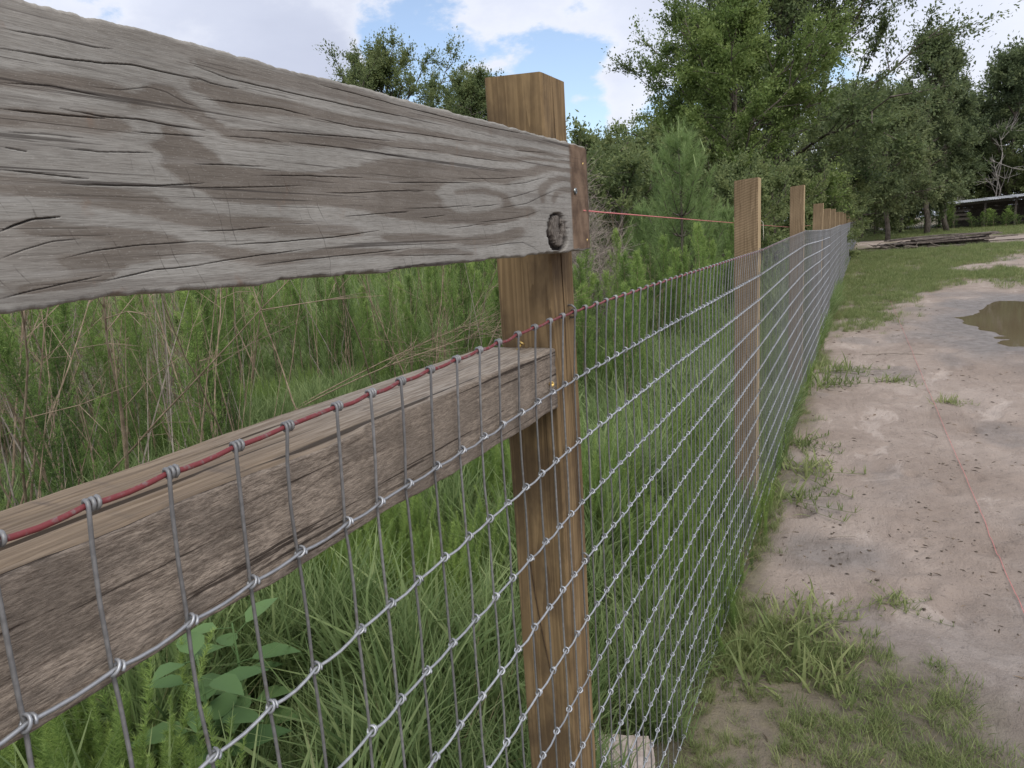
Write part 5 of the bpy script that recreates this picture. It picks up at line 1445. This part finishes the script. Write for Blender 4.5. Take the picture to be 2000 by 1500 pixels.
dt = bare(9, 9.4, 2, M['pale_bark'], .075, .10, 6, 4)
o = link('dead_tree', None, None, (11.6, 82, 0), 1.0, 1.0); link('branches', dt, o); tag(o, 'pale leafless dead tree standing behind the shed roof', 'tree')
dt2 = bare(11, 4.6, 1, M['pale_bark'], .07, .05, 4, 3)
o = link('dead_tree', None, None, (8.3, 80, 0), 1.0, 1.0); link('branches', dt2, o); tag(o, 'thin pale bare pole tree left of the dead tree', 'tree')

# ------------------------------------------------------------------ open shed
M['roof'] = metal_mat('pale_roof_sheet', (0.42, 0.44, 0.47), (0.60, 0.62, 0.65), 0.5, 0.3, 8)
M['shed_wood'] = plain_mat('dark_shed_timber', (0.045, 0.038, 0.032), (0.11, 0.095, 0.08), 20, 0.9, .3)
shed = tag(link('open_shed', None, None, (7.15, 74, 0.02)), 'open pole shed with pale sloping metal roof among weeds', 'shed')
def sbox(name, c, s, mat, rz=0.0):
    V, Q = box(c, s, rz); return link(name, mesh_np(name, V, Q, mat), shed)
W_, D_, hF, hB = 9.5, 4.5, 2.25, 2.50
for q in range(10):
    x0 = q * W_ / 10
    xs = np.linspace(x0, x0 + W_ / 10 + .04, 13); zz = 0.02 * np.cos(np.arange(13) * np.pi)
    rise = 0.045 * xs
    top = np.array([(x, y, z_ + w + rs_) for (y, z_) in ((-.4, hF), (D_ + .3, hB)) for x, w, rs_ in zip(xs, zz, rise)]) + (0, 0, 0.004 * (q % 2))
    V = np.vstack([top, top - (0, 0, .012)]); k_ = np.arange(12)
    Q = np.vstack([np.stack([k_, k_ + 1, k_ + 14, k_ + 13], -1), np.stack([k_ + 26, k_ + 39, k_ + 40, k_ + 27], -1), np.stack([k_, k_ + 26, k_ + 27, k_ + 1], -1), np.stack([k_ + 13, k_ + 14, k_ + 40, k_ + 39], -1)])
    link('roof_sheet', mesh_np('roof_sheet', V, Q, M['roof']), shed)
for x in (0.35, 2.6, 4.8, 7.0, 9.2):
    sbox('post', (x, 0.1, hF / 2 - .05 + .02 * x), (.16, .16, hF - .02 + .04 * x), M['shed_wood'])
    sbox('post', (x, D_ - .1, hB / 2 - .1 + .02 * x), (.16, .16, hB - .1 + .04 * x), M['shed_wood'])
bm_v, bm_q = box((W_ / 2, 0.1, hF - .02 + .21), (W_ + .2, .10, .18)); bm_v[:, 2] += 0.045 * (bm_v[:, 0] - W_ / 2)
link('beam', mesh_np('beam', bm_v - (0, 0, .12), bm_q, M['shed_wood']), shed)
for q in range(6): sbox('wall_board', (W_ / 2, D_ - .25 + .01 * (q % 2), .22 + q * .37), (W_ - .3, .04, .36), M['shed_wood'])  # dark back boards added across the full width to keep the interior dark
for q in range(5): sbox('wall_board', (8.2, 0.24, .5 + q * .37), (2.6, .04, .35), M['shed_wood'])
for q in range(3): sbox('wall_board', (1.0, 0.12 + .06 * q, .9 + q * .36), (1.1, .035, .2), M['shed_wood'])
for q, (x, y, s) in enumerate([(6.0, 71.5, 1.5), (6.5, 71, 1.65), (6.9, 71.8, 1.5), (7.3, 71.3, 1.3), (5.5, 72, 1.2), (8.6, 71.6, 1.2), (9.3, 71.8, 1.35), (10.1, 71.5, 1.4), (10.9, 71.5, 1.3), (11.7, 71, 1.35), (12.5, 71, 1.3), (5.0, 74, 1.1), (4.3, 75, 1.0), (9.8, 73, 1.5), (11.2, 73, 1.5)]):
    w = place_fennel(x, y, s, q % 6, 'feathery green weed tall against the open shed', 'tall weeds by the shed', 0.95)
    w.scale = (s * 2.4, s * 2.4, s * (1.05 if q < 5 else 0.8))

# ------------------------------------------------------------------ pile of old boards
M['old_board'] = wood_mat('old_grey_board', (0.085, 0.07, 0.06), (0.26, 0.22, 0.19), 'x', .3, .4, stain=(.05, .04, .035))
rp = np.random.default_rng(19)
def plank_mesh(L, w, h, seed):
    r = np.random.default_rng(seed); n = 10
    xs = np.linspace(-L / 2, L / 2, n); sag = 0.03 * r.normal() * (1 - (2 * xs / L) ** 2)
    V = np.array([(x, a * w / 2 + r.normal(0, .004), b * h / 2 + s_) for x, s_ in zip(xs, sag) for a, b in ((-1, -1), (1, -1), (1, 1), (-1, 1))])
    i, j = np.meshgrid(np.arange(n - 1), np.arange(4), indexing='ij')
    Q = np.stack([i * 4 + j, (i + 1) * 4 + j, (i + 1) * 4 + (j + 1) % 4, i * 4 + (j + 1) % 4], -1).reshape(-1, 4)
    return mesh_np('old_board', V, [Q, np.array([[0, 1, 2, 3], [n * 4 - 1, n * 4 - 2, n * 4 - 3, n * 4 - 4]])], M['old_board'])
PB = [plank_mesh(4.4 + .35 * q, .19 + .02 * (q % 3), .05, q) for q in range(5)]
def old_board(x, y, z, rz_, tilt, q, lb, grp='old boards in the pile'):
    o = link('old_board', PB[q % 5], None, (x, y, z)); o.rotation_euler = (RNG.normal(0, .04), -tilt, rz_)
    tag(o, lb, 'board', grp)
n_ = 0
for lay in range(6):
    for c in range(5 - lay // 2):
        old_board(3.6 - .22 * c + rp.normal(0, .25) + .08 * lay, 36.3 + c * .24 + rp.normal(0, .25), 0.05 + lay * .075, 0.68 + rp.normal(0, .05), 0.012 + rp.normal(0, .008), n_, ('topmost board of the low grey lumber pile' if lay == 9 else 'old grey board in the low lumber pile') if lay < 4 else 'upper board on the low grey lumber pile')
        n_ += 1
old_board(6.3, 39.6, 0.05, 0.25, 0.0, 2, 'loose pale board lying beyond the lumber pile')
old_board(2.2, 34.9, 0.05, 0.45, 0.0, 1, 'loose board at the left front of the lumber pile')
rb = np.random.default_rng(66)
for q in range(7):
    L = .8 + rb.random() * .9; s_ = np.linspace(0, 1, 8)
    P = np.stack([L * (s_ - .5), .06 * np.cumsum(rb.normal(0, .8, 8)), .06 + .10 * np.abs(np.sin(s_ * 3 + q))], -1)
    g = Geo(); V, Q, T = tube(P, np.linspace(.05, .02, 8), 6); g.add(V, Q, T)
    V, Q, T = tube([P[4], P[4] + (.2, .15, .15), P[4] + (.4, .2, .2)], [.025, .02, .008], 5); g.add(V, Q, T)
    o = link('fallen_branch', g.mesh('fallen_branch', M['bark'], True), None, (0.6 + .4 * q + rb.normal(0, .15), 34.4 + rb.normal(0, .5), 0), rb.random() * 3)
    tag(o, 'dark fallen branch heaped left of the lumber pile', 'branch', 'fallen branches by the lumber pile')
